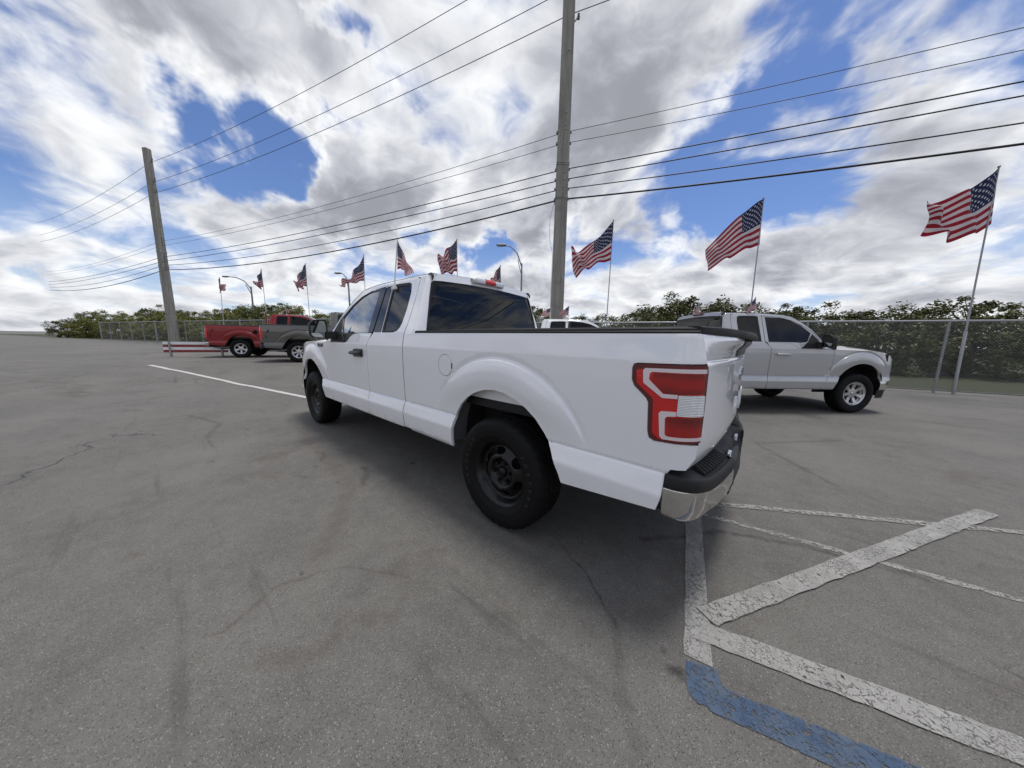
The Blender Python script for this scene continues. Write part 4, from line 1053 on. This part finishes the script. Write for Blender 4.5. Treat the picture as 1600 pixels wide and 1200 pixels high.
    c = MB(); c.loft([[(x, .66 * t, min(zt(x), 1.866) + .015) for t in (-1, -.5, 0, .5, 1)] for x in (1.12, 1.6, 2.2)]); c.build('headliner', M['fabric'], root)
    c = MB(); c.box((2.28, -.10, 1.70), (2.31, .10, 1.76), bev=.01); c.build('rear_view_mirror', M['plastic_sm'], root)
    return root

# ------------------------------------------------------------------ ground
def gz(x): return .30 * sm(8.5, 11.6, x)
c = MB(); xs = [-400, -120, -40, -15, -6, -3, 0, 3, 6, 8.2] + [8.5 + .1 * k for k in range(32)] + [12, 16, 25, 60, 150, 500]
ysr = [-400, -120, -40, -20, -10, -5, 0, 5, 10, 20, 60, 400]
c.loft([[(x, y, gz(x)) for y in ysr] for x in xs], smooth=True, flip=True)
tag(c.build('ground', M['asphalt']), kind='structure')
def sheet(name, pts, mt_, z=.004, label=None):
    """a painted marking: polygon draped on the ground"""
    c = MB(); c.add([(x, y, gz(x) + z) for x, y in pts], [tuple(range(len(pts)))])
    o_ = c.build(name, mt_); tag(o_, kind='structure'); return o_
def wobble(a, b, w, n=24, amp=.006, seed=0, w2=None):
    """strip from a to b with uneven edges"""
    rnd = random.Random(seed); a = Vector(a); b = Vector(b); d = (b - a).normalized(); nn = Vector((-d.y, d.x))
    L = []; Rr = []
    for k in range(n + 1):
        p = a.lerp(b, k / n); ww = w + ((w2 or w) - w) * k / n
        L.append(tuple(p + nn * (ww / 2 + rnd.uniform(-amp, amp)))); Rr.append(tuple(p - nn * (ww / 2 + rnd.uniform(-amp, amp))))
    return L + Rr[::-1]
def strip(name, a, b, w, mt_, z=.004, n=24, amp=.005, seed=0, w2=None):
    P_ = wobble(a, b, w, n, amp, seed, w2); k = n + 1; c = MB()
    V = [(x, y, gz(x) + z) for x, y in P_]
    c.add(V, [(i, i + 1, 2 * k - 2 - i, 2 * k - 1 - i) for i in range(k - 1)])
    for i in range(len(c.f)):
        q = c.f[i]; A, B, C_ = (Vector(c.v[j]) for j in q[:3])
        if (B - A).cross(C_ - A).z < 0: c.f[i] = q[::-1]
    return tag(c.build(name, mt_), kind='structure')
strip('parking_line', (-.70, -1.8), (-1.221, 1.048), .098, M['line_white'], .004, 40, .004, 1)
strip('hatch_line', (-1.215, .800), (-2.75, -1.77), .100, M['line_white'], .0105, 50, .004, 2)
strip('hatch_line', (-1.160, .905), (-3.9, .20), .110, M['line_white'], .0065, 60, .004, 3)
strip('hatch_line', (-.95, -.18), (-3.6, -.60), .050, M['line_old'], .004, 40, .006, 4)
strip('hatch_line', (-.95, -.34), (-4.2, -2.35), .060, M['line_old'], .0065, 40, .006, 5)
c = MB(); BL = [(-1.184, 1.078), (-1.222, 1.064), (-1.282, 1.036), (-1.296, 1.070), (-1.318, 1.092), (-1.36, 1.088), (-1.42, 1.065), (-1.47, 1.050), (-1.53, 1.030), (-1.9, .92), (-2.4, .78), (-3.1, .57), (-3.13, .68), (-2.45, .88), (-1.95, 1.03), (-1.52, 1.150), (-1.44, 1.170), (-1.36, 1.195), (-1.30, 1.212), (-1.25, 1.218), (-1.215, 1.205), (-1.196, 1.15)]
c.add([(x, y, .004) for x, y in BL], [tuple(range(len(BL)))[::-1]]); tag(c.build('blue_line', M['line_blue']), kind='structure')
P_ = [(5.0, .30), (5.976, .49), (7.2, .74), (8.5, 1.0), (9.45, 1.36), (10.39, 1.87), (11.26, 2.30), (13.54, 2.76)]
for i in range(len(P_) - 1): pass
c = MB(); k = 0
LL = []
for i in range(len(P_) - 1):
    for t in range(8): LL.append(Vector(P_[i]).lerp(Vector(P_[i + 1]), t / 8))
V = []
for i, p in enumerate(LL[:-1]):
    d = (LL[i + 1] - p).normalized(); nn = Vector((-d.y, d.x)) * .055
    V += [(p.x + nn.x, p.y + nn.y, gz(p.x) + .006), (p.x - nn.x, p.y - nn.y, gz(p.x) + .006)]
c.add(V, [(2 * i, 2 * i + 1, 2 * i + 3, 2 * i + 2) for i in range(len(V) // 2 - 1)]); tag(c.build('bay_line', M['line_far']), kind='structure')

# ------------------------------------------------------------------ the white pickup in front
main = build_pickup('pickup_truck', 'clean white extended cab pickup with black steel wheels, nearest, filling the middle of the lot', (0, 0, 0), 0, 'white', detailed=True)

# ------------------------------------------------------------------ the other pickups
def place(h, world_pt, local_pt):
    h = R(h); p = Vector(world_pt) - (Matrix.Rotation(h, 3, 'Z') @ Vector(local_pt)); return p
def simple(name, label, world_pt, local_pt, h, z, pm, wheel, **kw):
    p = place(h, (world_pt[0], world_pt[1], 0), (local_pt[0], local_pt[1], 0))
    return build_pickup(name, label, (p.x, p.y, z), R(h), pm, wheel=wheel, **kw)
silver = simple('pickup_truck', 'silver pickup with black window glass parked to the right of the white tailgate', (-.576, -4.526), (1.05, -.74), -136.4, 0.0, 'silver', 'seven', light_pillars=True)
white2 = simple('pickup_truck', 'smaller looking white pickup in front of the concrete utility pole, only its cab roof showing', (3.61, -4.636), (1.05, -.74), -146.0, 0.0, 'white', 'five', light_pillars=False)
redt = simple('pickup_truck', 'red pickup with five spoke alloy wheels and a tall red rack behind its cab', (15.59, .196), (0, -.96), -117.4, .30, 'red', 'five', chrome_bumper=True)
gray = simple('pickup_truck', 'dark pewter grey pickup parked nose away beside the red one', (11.70, -.887), (0, -.96), -117.4, .30, 'pewter', 'seven', chrome_bumper=False, light_pillars=True)
# tall red headache rack on the red pickup: a part of that truck
c = MB(); 
for y in (-.80, .80):
    c.tube([(.93, y - .05, 1.33), (.93, y - .05, 1.93)], .016, 8); c.tube([(.93, y + .05, 1.33), (.93, y + .05, 1.93)], .016, 8)
c.tube([(.93, -.85, 1.36), (.93, .85, 1.36)], .02, 8)
for y in (-.80, .80):
    for z in (1.42, 1.52, 1.62, 1.72, 1.82, 1.92): c.box((.915, y - .05, z), (.945, y + .05, z + .025))
c.build('headache_rack', M['red'], redt)

# ------------------------------------------------------------------ flags
def flag_mesh(name, pts, mt_=None, amp=.05, nx=26, ny=14, waves=2.2, phase=0.0, normal=None):
    """pts: hoist top, top-edge middle, fly top, fly bottom, bottom-edge middle, hoist bottom (world)"""
    A, Bm, C_, D_, Em, F_ = [Vector(p) for p in pts]
    def quad(p, q, r, t):         # passes through q at t=.5
        k = q * 2 - (p + r) * .5; return p * (1 - t) ** 2 + k * 2 * t * (1 - t) + r * t * t
    if normal is None: normal = (C_ - A).cross(F_ - A).normalized()
    V = []; UV = []
    for i in range(nx + 1):
        u = i / nx; top = quad(A, Bm, C_, u); bot = quad(F_, Em, D_, u)
        for j in range(ny + 1):
            v = j / ny; p = top.lerp(bot, v)
            w = amp * (u ** .7) * math.sin(2 * math.pi * (waves * u + .45 * v) + phase) + amp * .5 * u * math.sin(2 * math.pi * (1.3 * waves * u - .9 * v) + phase * 2.1)
            V.append(p + normal * w + Vector((0, 0, .55 * w))); UV.append((u, v))
    F = [(i * (ny + 1) + j, i * (ny + 1) + j + 1, (i + 1) * (ny + 1) + j + 1, (i + 1) * (ny + 1) + j) for i in range(nx) for j in range(ny)]
    me = bpy.data.meshes.new(name); me.from_pydata([tuple(p) for p in V], [], F)
    me.polygons.foreach_set('use_smooth', [True] * len(F))
    uvl = me.uv_layers.new(name='UVMap')
    for lp in me.loops: uvl.data[lp.index].uv = UV[lp.vertex_index]
    me.materials.append(mt_ or M['flag']); me.update(); return me
BIG = [
 ([(-0.643, -10.419, 5.8), (-0.035, -9.9, 5.179), (0.657, -9.309, 4.17), (0.466, -9.473, 3.654), (-0.159, -10.005, 4.148), (-0.691, -10.46, 4.432)], 'flag on the tall pole behind the silver pickup, streaming down to the left', .10, .3),
 ([(3.713, -9.263, 5.8), (4.383, -8.692, 4.914), (4.922, -8.232, 4.724), (4.699, -8.422, 3.734), (4.332, -8.735, 4.095), (3.728, -9.25, 4.369)], 'flag on the pole just right of the concrete utility pole, its fly end folded', .14, 1.2),
 ([(10.253, -7.056, 5.8), (10.635, -6.731, 5.324), (10.958, -6.455, 4.919), (10.842, -6.554, 4.345), (10.508, -6.839, 4.301), (10.241, -7.067, 4.434)], 'flag rising over the cab roof of the white pickup, left of the brake lamp', .15, 2.0),
 ([(16.58, -5.55, 5.8), (17.118, -5.09, 4.788), (17.714, -4.583, 4.214), (17.703, -4.592, 4.144), (17.142, -5.071, 4.281), (16.615, -5.52, 4.423)], 'flag drawn out to a point, in front of a small street lamp', .16, 2.9),
 ([(21.78, -4.151, 5.8), (22.168, -3.82, 5.105), (22.342, -3.672, 4.606), (22.302, -3.706, 4.129), (22.016, -3.95, 4.316), (21.785, -4.147, 4.481)], 'limp flag on the pole above the dark pewter pickup', .16, .9),
 ([(26.308, -2.727, 5.8), (26.536, -2.532, 5.3), (26.735, -2.362, 4.754), (26.354, -2.688, 4.371), (26.447, -2.609, 4.499), (26.271, -2.759, 4.634)], 'narrow hanging flag right beside the bent arm street light, above the red cab', .15, 1.7),
 ([(33.289, -1.28, 5.8), (33.35, -1.23, 5.45), (32.908, -1.604, 5.107), (33.002, -1.524, 4.80), (33.30, -1.274, 4.75), (33.395, -1.189, 4.50)], 'farthest flag of the row, at the left end of the fence', .15, 2.5),
 ([(-5.18, -11.839, 5.8), (-4.611, -11.354, 5.221), (-3.853, -10.707, 4.931), (-4.068, -10.89, 4.258), (-4.751, -11.473, 4.117), (-5.291, -11.933, 4.473)], 'rightmost flag of the row, past the nose of the silver pickup', .14, .1),
 ([(11.663, -11.543, 5.703), (11.858, -11.376, 5.37), (12.122, -11.152, 4.764), (12.056, -11.207, 3.93), (11.847, -11.385, 4.088), (11.612, -11.586, 4.55)], 'flag half hidden behind the white cab roof, by the tall street light', .12, 1.4),
]
for i, (pts, lb, amp, ph) in enumerate(BIG):
    top = Vector(pts[0]); hb = Vector(pts[5]); gzz = gz(top.x)
    # a pole keeps the lean of its hoist, down to the ground
    lean = (hb - top) / max(.1, top.z - hb.z); base = Vector((top.x + lean.x * .35 * (top.z - gzz), top.y + lean.y * .35 * (top.z - gzz), gzz))
    root = empty('flag_pole', base); tag(root, lb, 'flag', 'large flags on the poles along the fence')
    c = MB(); c.tube([(0, 0, 0), (top - base) * .30, (top - base) * .301, (top - base) * 1.003], [.032, .032, .020, .015], 10); c.build('pole', M['pole_grey'], root)
    c = MB(); c.lathe([(.0001, .03), (.022, .02), (.03, 0), (.022, -.02), (.0001, -.03)], 10); c.v = [(a + (top - base).x, cc_ + (top - base).y, b2 + (top - base).z + .02) for a, b2, cc_ in c.v]; c.build('finial', M['pole_grey'], root)
    me = flag_mesh('flag_cloth', [Vector(p) - base for p in pts], amp=amp, phase=ph, nx=40, ny=20); link('flag_cloth', me, root)
SMALL = [
 ([(1.579, .74, 2.227), (1.54, .706, 2.109), (1.468, .645, 1.915), (1.529, .697, 1.898), (1.548, .713, 1.952), (1.588, .747, 1.951)], (1.605, .775, 1.775), (1.579, .74, 2.233), 'small clip on window flag on the rear door glass of the white pickup', .022),
 ([(3.625, -5.149, 2.227), (3.727, -5.062, 2.159), (3.854, -4.954, 2.029), (3.852, -4.955, 1.979), (3.736, -5.054, 1.982), (3.622, -5.151, 1.985)], (3.627, -5.147, 1.86), (3.621, -5.152, 2.234), 'small window flag just left of the foot of the concrete pole', .02),
 ([(2.745, -4.717, 2.196), (2.825, -4.649, 2.113), (2.93, -4.559, 2.032), (2.936, -4.554, 1.931), (2.844, -4.632, 1.933), (2.752, -4.711, 1.935)], (2.761, -4.703, 1.759), (2.744, -4.717, 2.205), 'small window flag clipped to the white cab right of the concrete pole', .02),
 ([(.041, -5.709, 2.221), (.058, -5.694, 2.122), (.083, -5.673, 2.021), (.083, -5.673, 1.961), (.045, -5.705, 1.965), (.003, -5.741, 1.969)], (-.003, -5.746, 1.86), (.042, -5.709, 2.224), 'small window flag standing up behind the far side of the silver cab roof', .02),
 ([(-1.0, -4.954, 2.155), (-.956, -4.917, 2.05), (-.886, -4.857, 1.873), (-.894, -4.863, 1.816), (-.959, -4.919, 1.898), (-1.031, -4.981, 1.929)], (-1.044, -4.992, 1.761), (-.999, -4.953, 2.163), 'small window flag clipped on the near rear door of the silver pickup', .025),
 ([(14.765, -1.298, 2.505), (14.718, -1.338, 2.425), (14.641, -1.403, 2.319), (14.647, -1.398, 2.238), (14.727, -1.329, 2.29), (14.768, -1.295, 2.316)], (14.734, -1.324, 2.15), (14.765, -1.298, 2.51), 'small crumpled window flag on the roof edge of the red pickup', .04),
]
for pts, base, tp, lb, amp in SMALL:
    base = Vector(base); tp = Vector(tp)
    if 2 < base.x < 4:      # the two flags on the white cab behind
        sh = Vector((.195, -.228, .02)); base = base + sh; tp = tp + sh; pts = [Vector(p) + sh for p in pts]
    root = empty('window_flag', base); tag(root, lb, 'flag', 'small clip on window flags')
    c = MB(); c.tube([(0, 0, 0), (tp - base) * .55, tp - base], [.0075, .007, .005], 8); c.build('flag_staff', M['pole_white'], root)
    c = MB(); c.box((-.035, -.012, -.022), (.035, .020, .006), bev=.005); c.box((-.012, -.012, -.004), (.012, .012, .03), bev=.003); c.build('window_clip', M['pole_white'], root)
    link('flag_cloth', flag_mesh('flag_cloth', [Vector(p) - base for p in pts], amp=amp, phase=base.x, nx=24, ny=12), root)

# ------------------------------------------------------------------ utility poles and cables
EDIR = Vector((.96, .28, 0)).normalized(); PB = Vector((5.52, -8.396, 0))
def utility_pole(base, lb, g):
    root = empty('utility_pole', base, math.atan2(EDIR.y, EDIR.x) + R(20)); tag(root, lb, 'utility pole', g)
    rows = []
    for z, w in ((0, .56), (2.6, .50), (7, .46), (13.3, .41), (16.0, .39)):
        h = w / 2; k = .035
        rows.append([(h - k, -h, z), (h, -h + k, z), (h, h - k, z), (h - k, h, z), (-h + k, h, z), (-h, h - k, z), (-h, -h + k, z), (-h + k, -h, z)])
    c = MB(); c.loft(rows, closed=True, smooth=False); c.add(rows[-1], [tuple(range(8))]); c.build('shaft', M['concrete'], root)
    for z, w in ((7.93, .457), (7.86, .457), (6.72, .465), (6.66, .465)):
        c = MB(); h = w / 2 + .006; c.tube([(h, -h, z), (h, h, z + .01), (-h, h, z), (-h, -h, z - .01), (h, -h, z)], .014, 6); c.build('steel_strap', M['galv'], root)
    for z in (9.6, 9.2, 9.05, 7.6, 7.35, 7.1, 11.6):
        c = MB(); c.tube([(-.05, .20, z), (-.05, .26, z)], .022, 8); c.tube([(.05, -.20, z), (.05, -.26, z)], .022, 8); c.build('bolt', M['galv'], root)
    for z in (9.08, 8.70, 7.79, 7.43, 7.10, 6.73):
        for x0 in (-.29, .22):
            c = MB(); c.box((x0, -.05, z - .035), (x0 + .07, .05, z + .035), bev=.008); c.build('cable_clamp', M['galv'], root)
    for z in (12.88, 13.75, 15.25):
        c = MB(); c.tube([(-.18, -.02, z - .25), (-.36, -.02, z - .05)], .025, 8); c.build('insulator_bracket', M['galv'], root)
        c = MB(); c.tube([(-.36, -.02, z - .12), (-.36, -.02, z - .08), (-.36, -.02, z - .05), (-.36, -.02, z - .01), (-.36, -.02, z + .03)], [.05, .03, .055, .03, .045], 10); c.build('insulator', M['ribber'], root)
    c = MB(); c.tube([(.26, .1, 6.6), (.42, .1, 6.0), (.40, .1, 5.2), (.27, .1, 4.7), (.285, .1, 2.0)], .006, 5); c.build('ground_wire', M['wire'], root)
    return root
utility_pole(PB, 'tall square weathered concrete utility pole standing behind the white pickup', None)
pL = PB + EDIR * 35.5; utility_pole((pL.x, pL.y, gz(pL.x)), 'far concrete utility pole at the left end of the cable span', None)
pR = PB - EDIR * 40; utility_pole((pR.x, pR.y, 0), 'concrete utility pole at the right end of the cable span, beyond the silver pickup', None)
CAB = [(15.20, .55, .5, .012, 'topmost thin cable'), (13.70, .50, .5, .012, 'second cable from the top'), (12.88, .50, .5, .013, 'third cable from the top, ending the upper trio'),
       (9.08, .46, .50, .009, 'thin cable below the wide gap'), (8.70, .36, .62, .009, 'thin twisted cable under its thin twin'), (7.79, .35, .33, .017, 'cable level with the upper steel strap'),
       (7.43, .32, .27, .017, 'cable just below the upper strap'), (7.10, .54, .60, .017, 'cable second from the bottom'), (6.73, .66, .72, .028, 'thick black cable lowest on the pole')]
for z0, sl, sr, r_, lb in CAB:
    pts = []
    for k in range(41):
        s_ = -80 + 40 * (k / 40); pts.append(PB + EDIR * s_ + Vector((0, 0, z0 - 4 * sr * (s_ + 80) * (-40 - s_) / 1600)))
    pts = pts[:-1]
    for k in range(40):
        s_ = -40 + k; pts.append(PB + EDIR * s_ + Vector((0, 0, z0 - 4 * sr * (-s_) * (40 + s_) / 1600)))
    for k in range(37):
        s_ = 35.5 * k / 36; pts.append(PB + EDIR * s_ + Vector((0, 0, z0 - 4 * sl * s_ * (35.5 - s_) / 1260)))
    for k in range(1, 37):
        s_ = 35.5 + 35.5 * k / 36; t = s_ - 35.5; pts.append(PB + EDIR * s_ + Vector((0, 0, z0 - 4 * sl * t * (35.5 - t) / 1260)))
    c = MB(); c.tube(pts, r_, 6); o_ = c.build('power_cable', M['wire']); tag(o_, 'black overhead ' + lb.replace('cable', 'power cable', 1), 'cable', 'overhead cables')

# ------------------------------------------------------------------ chain link fence along the lot
F0 = Vector((3.357, -8.532, 0)) + Vector((.29, -.96, 0)) * .9
FD = Vector((.96, .285, 0)).normalized()
fence = empty('chain_link_fence', F0); tag(fence, 'long galvanised chain link fence with a top rail behind the parked pickups', 'fence')
rel = lambda s_: FD * s_
s_list = [-36 + 3.0 * k for k in range(32)]
hz_ = 2.02
c = MB(); c.tube([rel(s_) + Vector((0, 0, hz_ + gz((F0 + rel(s_)).x))) for s_ in s_list], .030, 8); c.build('top_rail', M['galv'], fence)
c = MB(); c.tube([rel(s_) + Vector((0, 0, .08 + gz((F0 + rel(s_)).x))) for s_ in s_list], .008, 6); c.build('tension_wire', M['galv'], fence)
for i, s_ in enumerate(s_list):
    g0 = gz((F0 + rel(s_)).x); big_ = (i % 5 == 1)
    c = MB(); c.tube([rel(s_) + Vector((0, 0, g0)), rel(s_) + Vector((0, 0, g0 + hz_ + (.12 if big_ else .02)))], .055 if big_ else .03, 8); c.build('post', M['galv'], fence)
me = bpy.data.meshes.new('mesh_fabric'); V = []; F = []; UV = []
for i, s_ in enumerate(s_list):
    g0 = gz((F0 + rel(s_)).x); p = rel(s_) + Vector((-.28, .96, 0)) * .03
    V += [tuple(p + Vector((0, 0, g0 + .05))), tuple(p + Vector((0, 0, g0 + hz_)))]; UV += [(s_, 0), (s_, hz_)]
for i in range(len(s_list) - 1): F.append((2 * i, 2 * i + 2, 2 * i + 3, 2 * i + 1))
me.from_pydata(V, [], F); uvl = me.uv_layers.new(name='UVMap')
for lp in me.loops: uvl.data[lp.index].uv = UV[lp.vertex_index]
me.materials.append(M['chain']); me.update(); link('mesh_fabric', me, fence)

# ------------------------------------------------------------------ verge behind the fence
c = MB(); A = F0 + Vector((.29, -.96, 0)) * .6; rows = []
for s_ in [-90, -30, -10, 0, 6, 9, 20, 50, 140]:
    p = A + FD * s_; q = A + FD * s_ + Vector((.285, -.96, 0)) * 60; rows.append([(p.x, p.y, gz(p.x) + .012), (q.x, q.y, gz(q.x) + .012)])
c.loft(rows, flip=True); tag(c.build('grass_verge', M['grass']), kind='structure')

# ------------------------------------------------------------------ trees beyond the fence
def crown_mesh(seed, mt_, n_clump=80, leaves=120, rx=2.6, rz=1.7):
    rnd = random.Random(seed); V = []; F = []
    cl = []
    for _ in range(n_clump):
        while True:
            p = Vector((rnd.uniform(-1, 1), rnd.uniform(-1, 1), rnd.uniform(-.85, 1)))
            if .25 < p.length < 1: break
        p *= 1 + .22 * noise.noise(p * 2.2 + Vector((seed, 0, 0)))
        cl.append((Vector((p.x * rx, p.y * rx * .8, p.z * rz)), rnd.uniform(.22, .50)))
    for (q, r) in cl:
        for _ in range(leaves):
            d = Vector((rnd.gauss(0, 1), rnd.gauss(0, 1), rnd.gauss(0, 1))).normalized() * (r * rnd.uniform(.35, 1.1) * 1.2)
            p = q + Vector((d.x, d.y, d.z * .7)); L = rnd.uniform(.05, .105); w = L * rnd.uniform(.35, .55)
            a = (Vector((rnd.gauss(0, 1), rnd.gauss(0, 1), rnd.gauss(0, .6)))).normalized(); b = a.cross(Vector((rnd.gauss(0, 1), rnd.gauss(0, 1), rnd.gauss(0, 1)))).normalized()
            k = len(V); V += [tuple(p - a * L), tuple(p + b * w), tuple(p + a * L), tuple(p - b * w)]; F.append((k, k + 1, k + 2, k + 3))
    me = bpy.data.meshes.new('crown'); me.from_pydata(V, [], F); me.materials.append(mt_); me.update(); return me, cl
def trunk_mesh(seed, cl, base=-2.6):
    rnd = random.Random(seed); c = MB()
    c.tube([(0, 0, base), (.06, .03, base * .5), (.02, -.05, 0)], [.14, .11, .07], 8)
    for q, r in rnd.sample(cl, 14):
        z0 = rnd.uniform(base * .6, 0); c.tube([(.03, 0, z0), (q * .5) + Vector((0, 0, z0 * .35)), q], [.06, .035, .012], 6)
    me = bpy.data.meshes.new('trunk'); me.from_pydata(c.v, [], c.f); me.polygons.foreach_set('use_smooth', c.sm); me.materials.append(M['bark']); me.update(); return me
VAR = {}
for kind_, mk in (('olive', 'leaf_olive'), ('yellow', 'leaf_yellow'), ('dark', 'leaf_dark')):
    VAR[kind_] = []
    for sd in range(3):
        me, cl = crown_mesh(sd * 7 + {'olive': 1, 'yellow': 2, 'dark': 3}[kind_], M[mk]); VAR[kind_].append((me, trunk_mesh(sd, cl)))
TR = []
rnd = random.Random(11)
# (distance along the fence line, distance behind it, top height, kind)
for s_, back, top, kd in ((-30, 9, 4.4, 'olive'), (-26, 11, 4.9, 'dark'), (-22.5, 9, 4.6, 'olive'), (-19, 10, 4.7, 'dark'), (-16, 9.5, 5.0, 'dark'), (-13.0, 9, 4.75, 'dark'), (-10.4, 10, 5.15, 'dark'), (-8.0, 9, 4.75, 'dark'), (-5.8, 9.5, 5.3, 'dark'),
                          (-3.6, 9, 4.95, 'dark'), (-1.2, 9.5, 4.1, 'olive'), (1.2, 9, 3.55, 'olive'), (3.8, 9.5, 3.7, 'olive'), (6.6, 10, 4.2, 'dark'), (9.2, 10.5, 4.4, 'dark'), (12, 10, 4.9, 'dark'), (15, 10, 4.6, 'olive'), (18.5, 11, 4.6, 'olive'),
                          (22, 11, 4.4, 'olive'), (26, 11, 4.1, 'olive'), (30, 10, 4.1, 'yellow'), (34, 11, 4.3, 'olive'), (38, 10, 4.9, 'yellow'), (42, 9.5, 5.1, 'olive'), (46, 9, 4.9, 'yellow'), (50, 8, 4.6, 'yellow'), (54, 7, 4.4, 'yellow'), (58, 6, 4.2, 'yellow'),
                          (53, 16, 6.3, 'dark'), (60, 15, 6.0, 'dark'), (65, 5, 4.0, 'yellow'), (70, 4, 4.3, 'yellow'), (75, 3, 4.1, 'olive'), (78, 12, 6.4, 'dark')):
    for lay in (0, 1):
        ss = s_ + (1.6 if lay else 0) + rnd.uniform(-.4, .4); bb = back + (-1.8 if lay else 0); tt = top * (.80 if s_ < -4 else .95 if s_ < 9 else 1) * (.92 if lay else .90) * rnd.uniform(.96, 1.03)
        p = F0 + FD * ss + Vector((.285, -.96, 0)) * bb; TR.append((p, tt, kd, lay, s_))
DESC = {'olive': 'olive green', 'yellow': 'yellow green', 'dark': 'dark green'}
names = {}
for i, (p, tt, kd, lay, s_) in enumerate(TR):
    me, tm = VAR[kd][i % 3]; g0 = gz(p.x); k = tt / (2.6 + 1.75)
    root = empty('bushy_tree', (p.x, p.y, g0), rnd.uniform(0, 6.28))
    right = s_ < 9
    key = (lay, right); names[key] = names.get(key, 0) + 1
    order = sorted([q[4] for q in TR if q[3] == lay and (q[4] < 9) == right], reverse=right).index(s_)
    side_ = 'right' if right else 'left'
    ORD = ['first', 'second', 'third', 'fourth', 'fifth', 'sixth', 'seventh', 'eighth', 'ninth', 'tenth', 'eleventh', 'twelfth', 'thirteenth', 'fourteenth', 'fifteenth', 'sixteenth', 'seventeenth', 'eighteenth', 'nineteenth', 'twentieth', 'twenty-first', 'twenty-second']
    what = f'low {DESC[kd]} hedge shrub' if lay else f'{DESC[kd]} hedge tree'
    tag(root, f'{what}, {ORD[order]} to the {side_} of the concrete pole', 'shrub' if lay else 'tree', 'shrubs behind the fence' if lay else 'trees beyond the fence')
    a = link('crown', me, root); b = link('trunk', tm, root)
    for o_ in (a, b): o_.location = (0, 0, (1.35 if lay else 2.6) * k); o_.scale = (k * rnd.uniform(.95, 1.2), k * rnd.uniform(.95, 1.2), k)
    a.scale = (a.scale[0], a.scale[1], k)
# ------------------------------------------------------------------ street lights beyond
def street_light(base, ztop, lamp, lb, r_=.10):
    base = Vector(base); lamp = Vector(lamp); root = empty('street_light', base); tag(root, lb, 'street light', 'street lights on the road beyond the fence')
    top = Vector((0, 0, ztop - base.z)); L = lamp - base; h = Vector((L.x, L.y, 0))
    c = MB(); c.tube([(0, 0, 0), top], [r_, r_ * .6], 10); c.build('pole', M['lamp_grey'], root)
    c = MB(); c.tube([top - Vector((0, 0, .3)), top * 1.0 + h * .25 + Vector((0, 0, (L.z - top.z) * .55)), top * 1.0 + h * .6 + Vector((0, 0, (L.z - top.z) * .92)), L], [r_ * .55, r_ * .5, r_ * .42, r_ * .35], 8)
    c.tube([top - Vector((0, 0, 1.0)), top + h * .22 + Vector((0, 0, (L.z - top.z) * .2))], r_ * .3, 6); c.build('arm', M['lamp_grey'], root)
    hd = h.normalized(); c = MB(); a = math.atan2(hd.y, hd.x)
    rt = Matrix.Translation(L) @ Matrix.Rotation(a, 4, 'Z')
    c.box((-.25, -.14, -.09), (.55, .14, .07), rot=rt, bev=.05); hh = c.build('lamp_head', M['lamp_grey'], root)
    c = MB(); c.box((0, -.11, -.12), (.45, .11, -.088), rot=rt, bev=.01); c.build('lamp_lens', M['lamp_glass'], hh)
street_light((15.10, -17.83, 0), 7.55, (16.30, -16.81, 8.96), 'street light with a left reaching arm, between the white cab and the concrete pole')
street_light((37.8, -12.95, .3), 7.75, (38.55, -12.29, 8.70), 'small far street light behind the flag that is drawn out to a point', .13)
street_light((50.6, -5.95, .3), 7.4, (52.88, -4.01, 8.62), 'street light with a long curved arm at the far left above the bushes', .14)
# red and white barrier board lying low behind the red pickup's rear wheel
root = empty('barrier_board', (17.2, 1.0, .30), R(-110)); tag(root, 'low red and white striped barrier board behind the rear wheel of the red pickup', 'barrier')
for k, (z0, mt_) in enumerate(((.18, 'red'), (.30, 'white'), (.40, 'red'), (.52, 'white'))):
    c = MB(); c.box((-1.4, -.015, z0), (.6, .015, z0 + .10)); c.build('board', M[mt_], root)
for x in (-1.2, .4):
    c = MB(); c.box((x - .03, -.05, 0), (x + .03, .05, .62)); c.build('leg', M['pole_grey'], root)
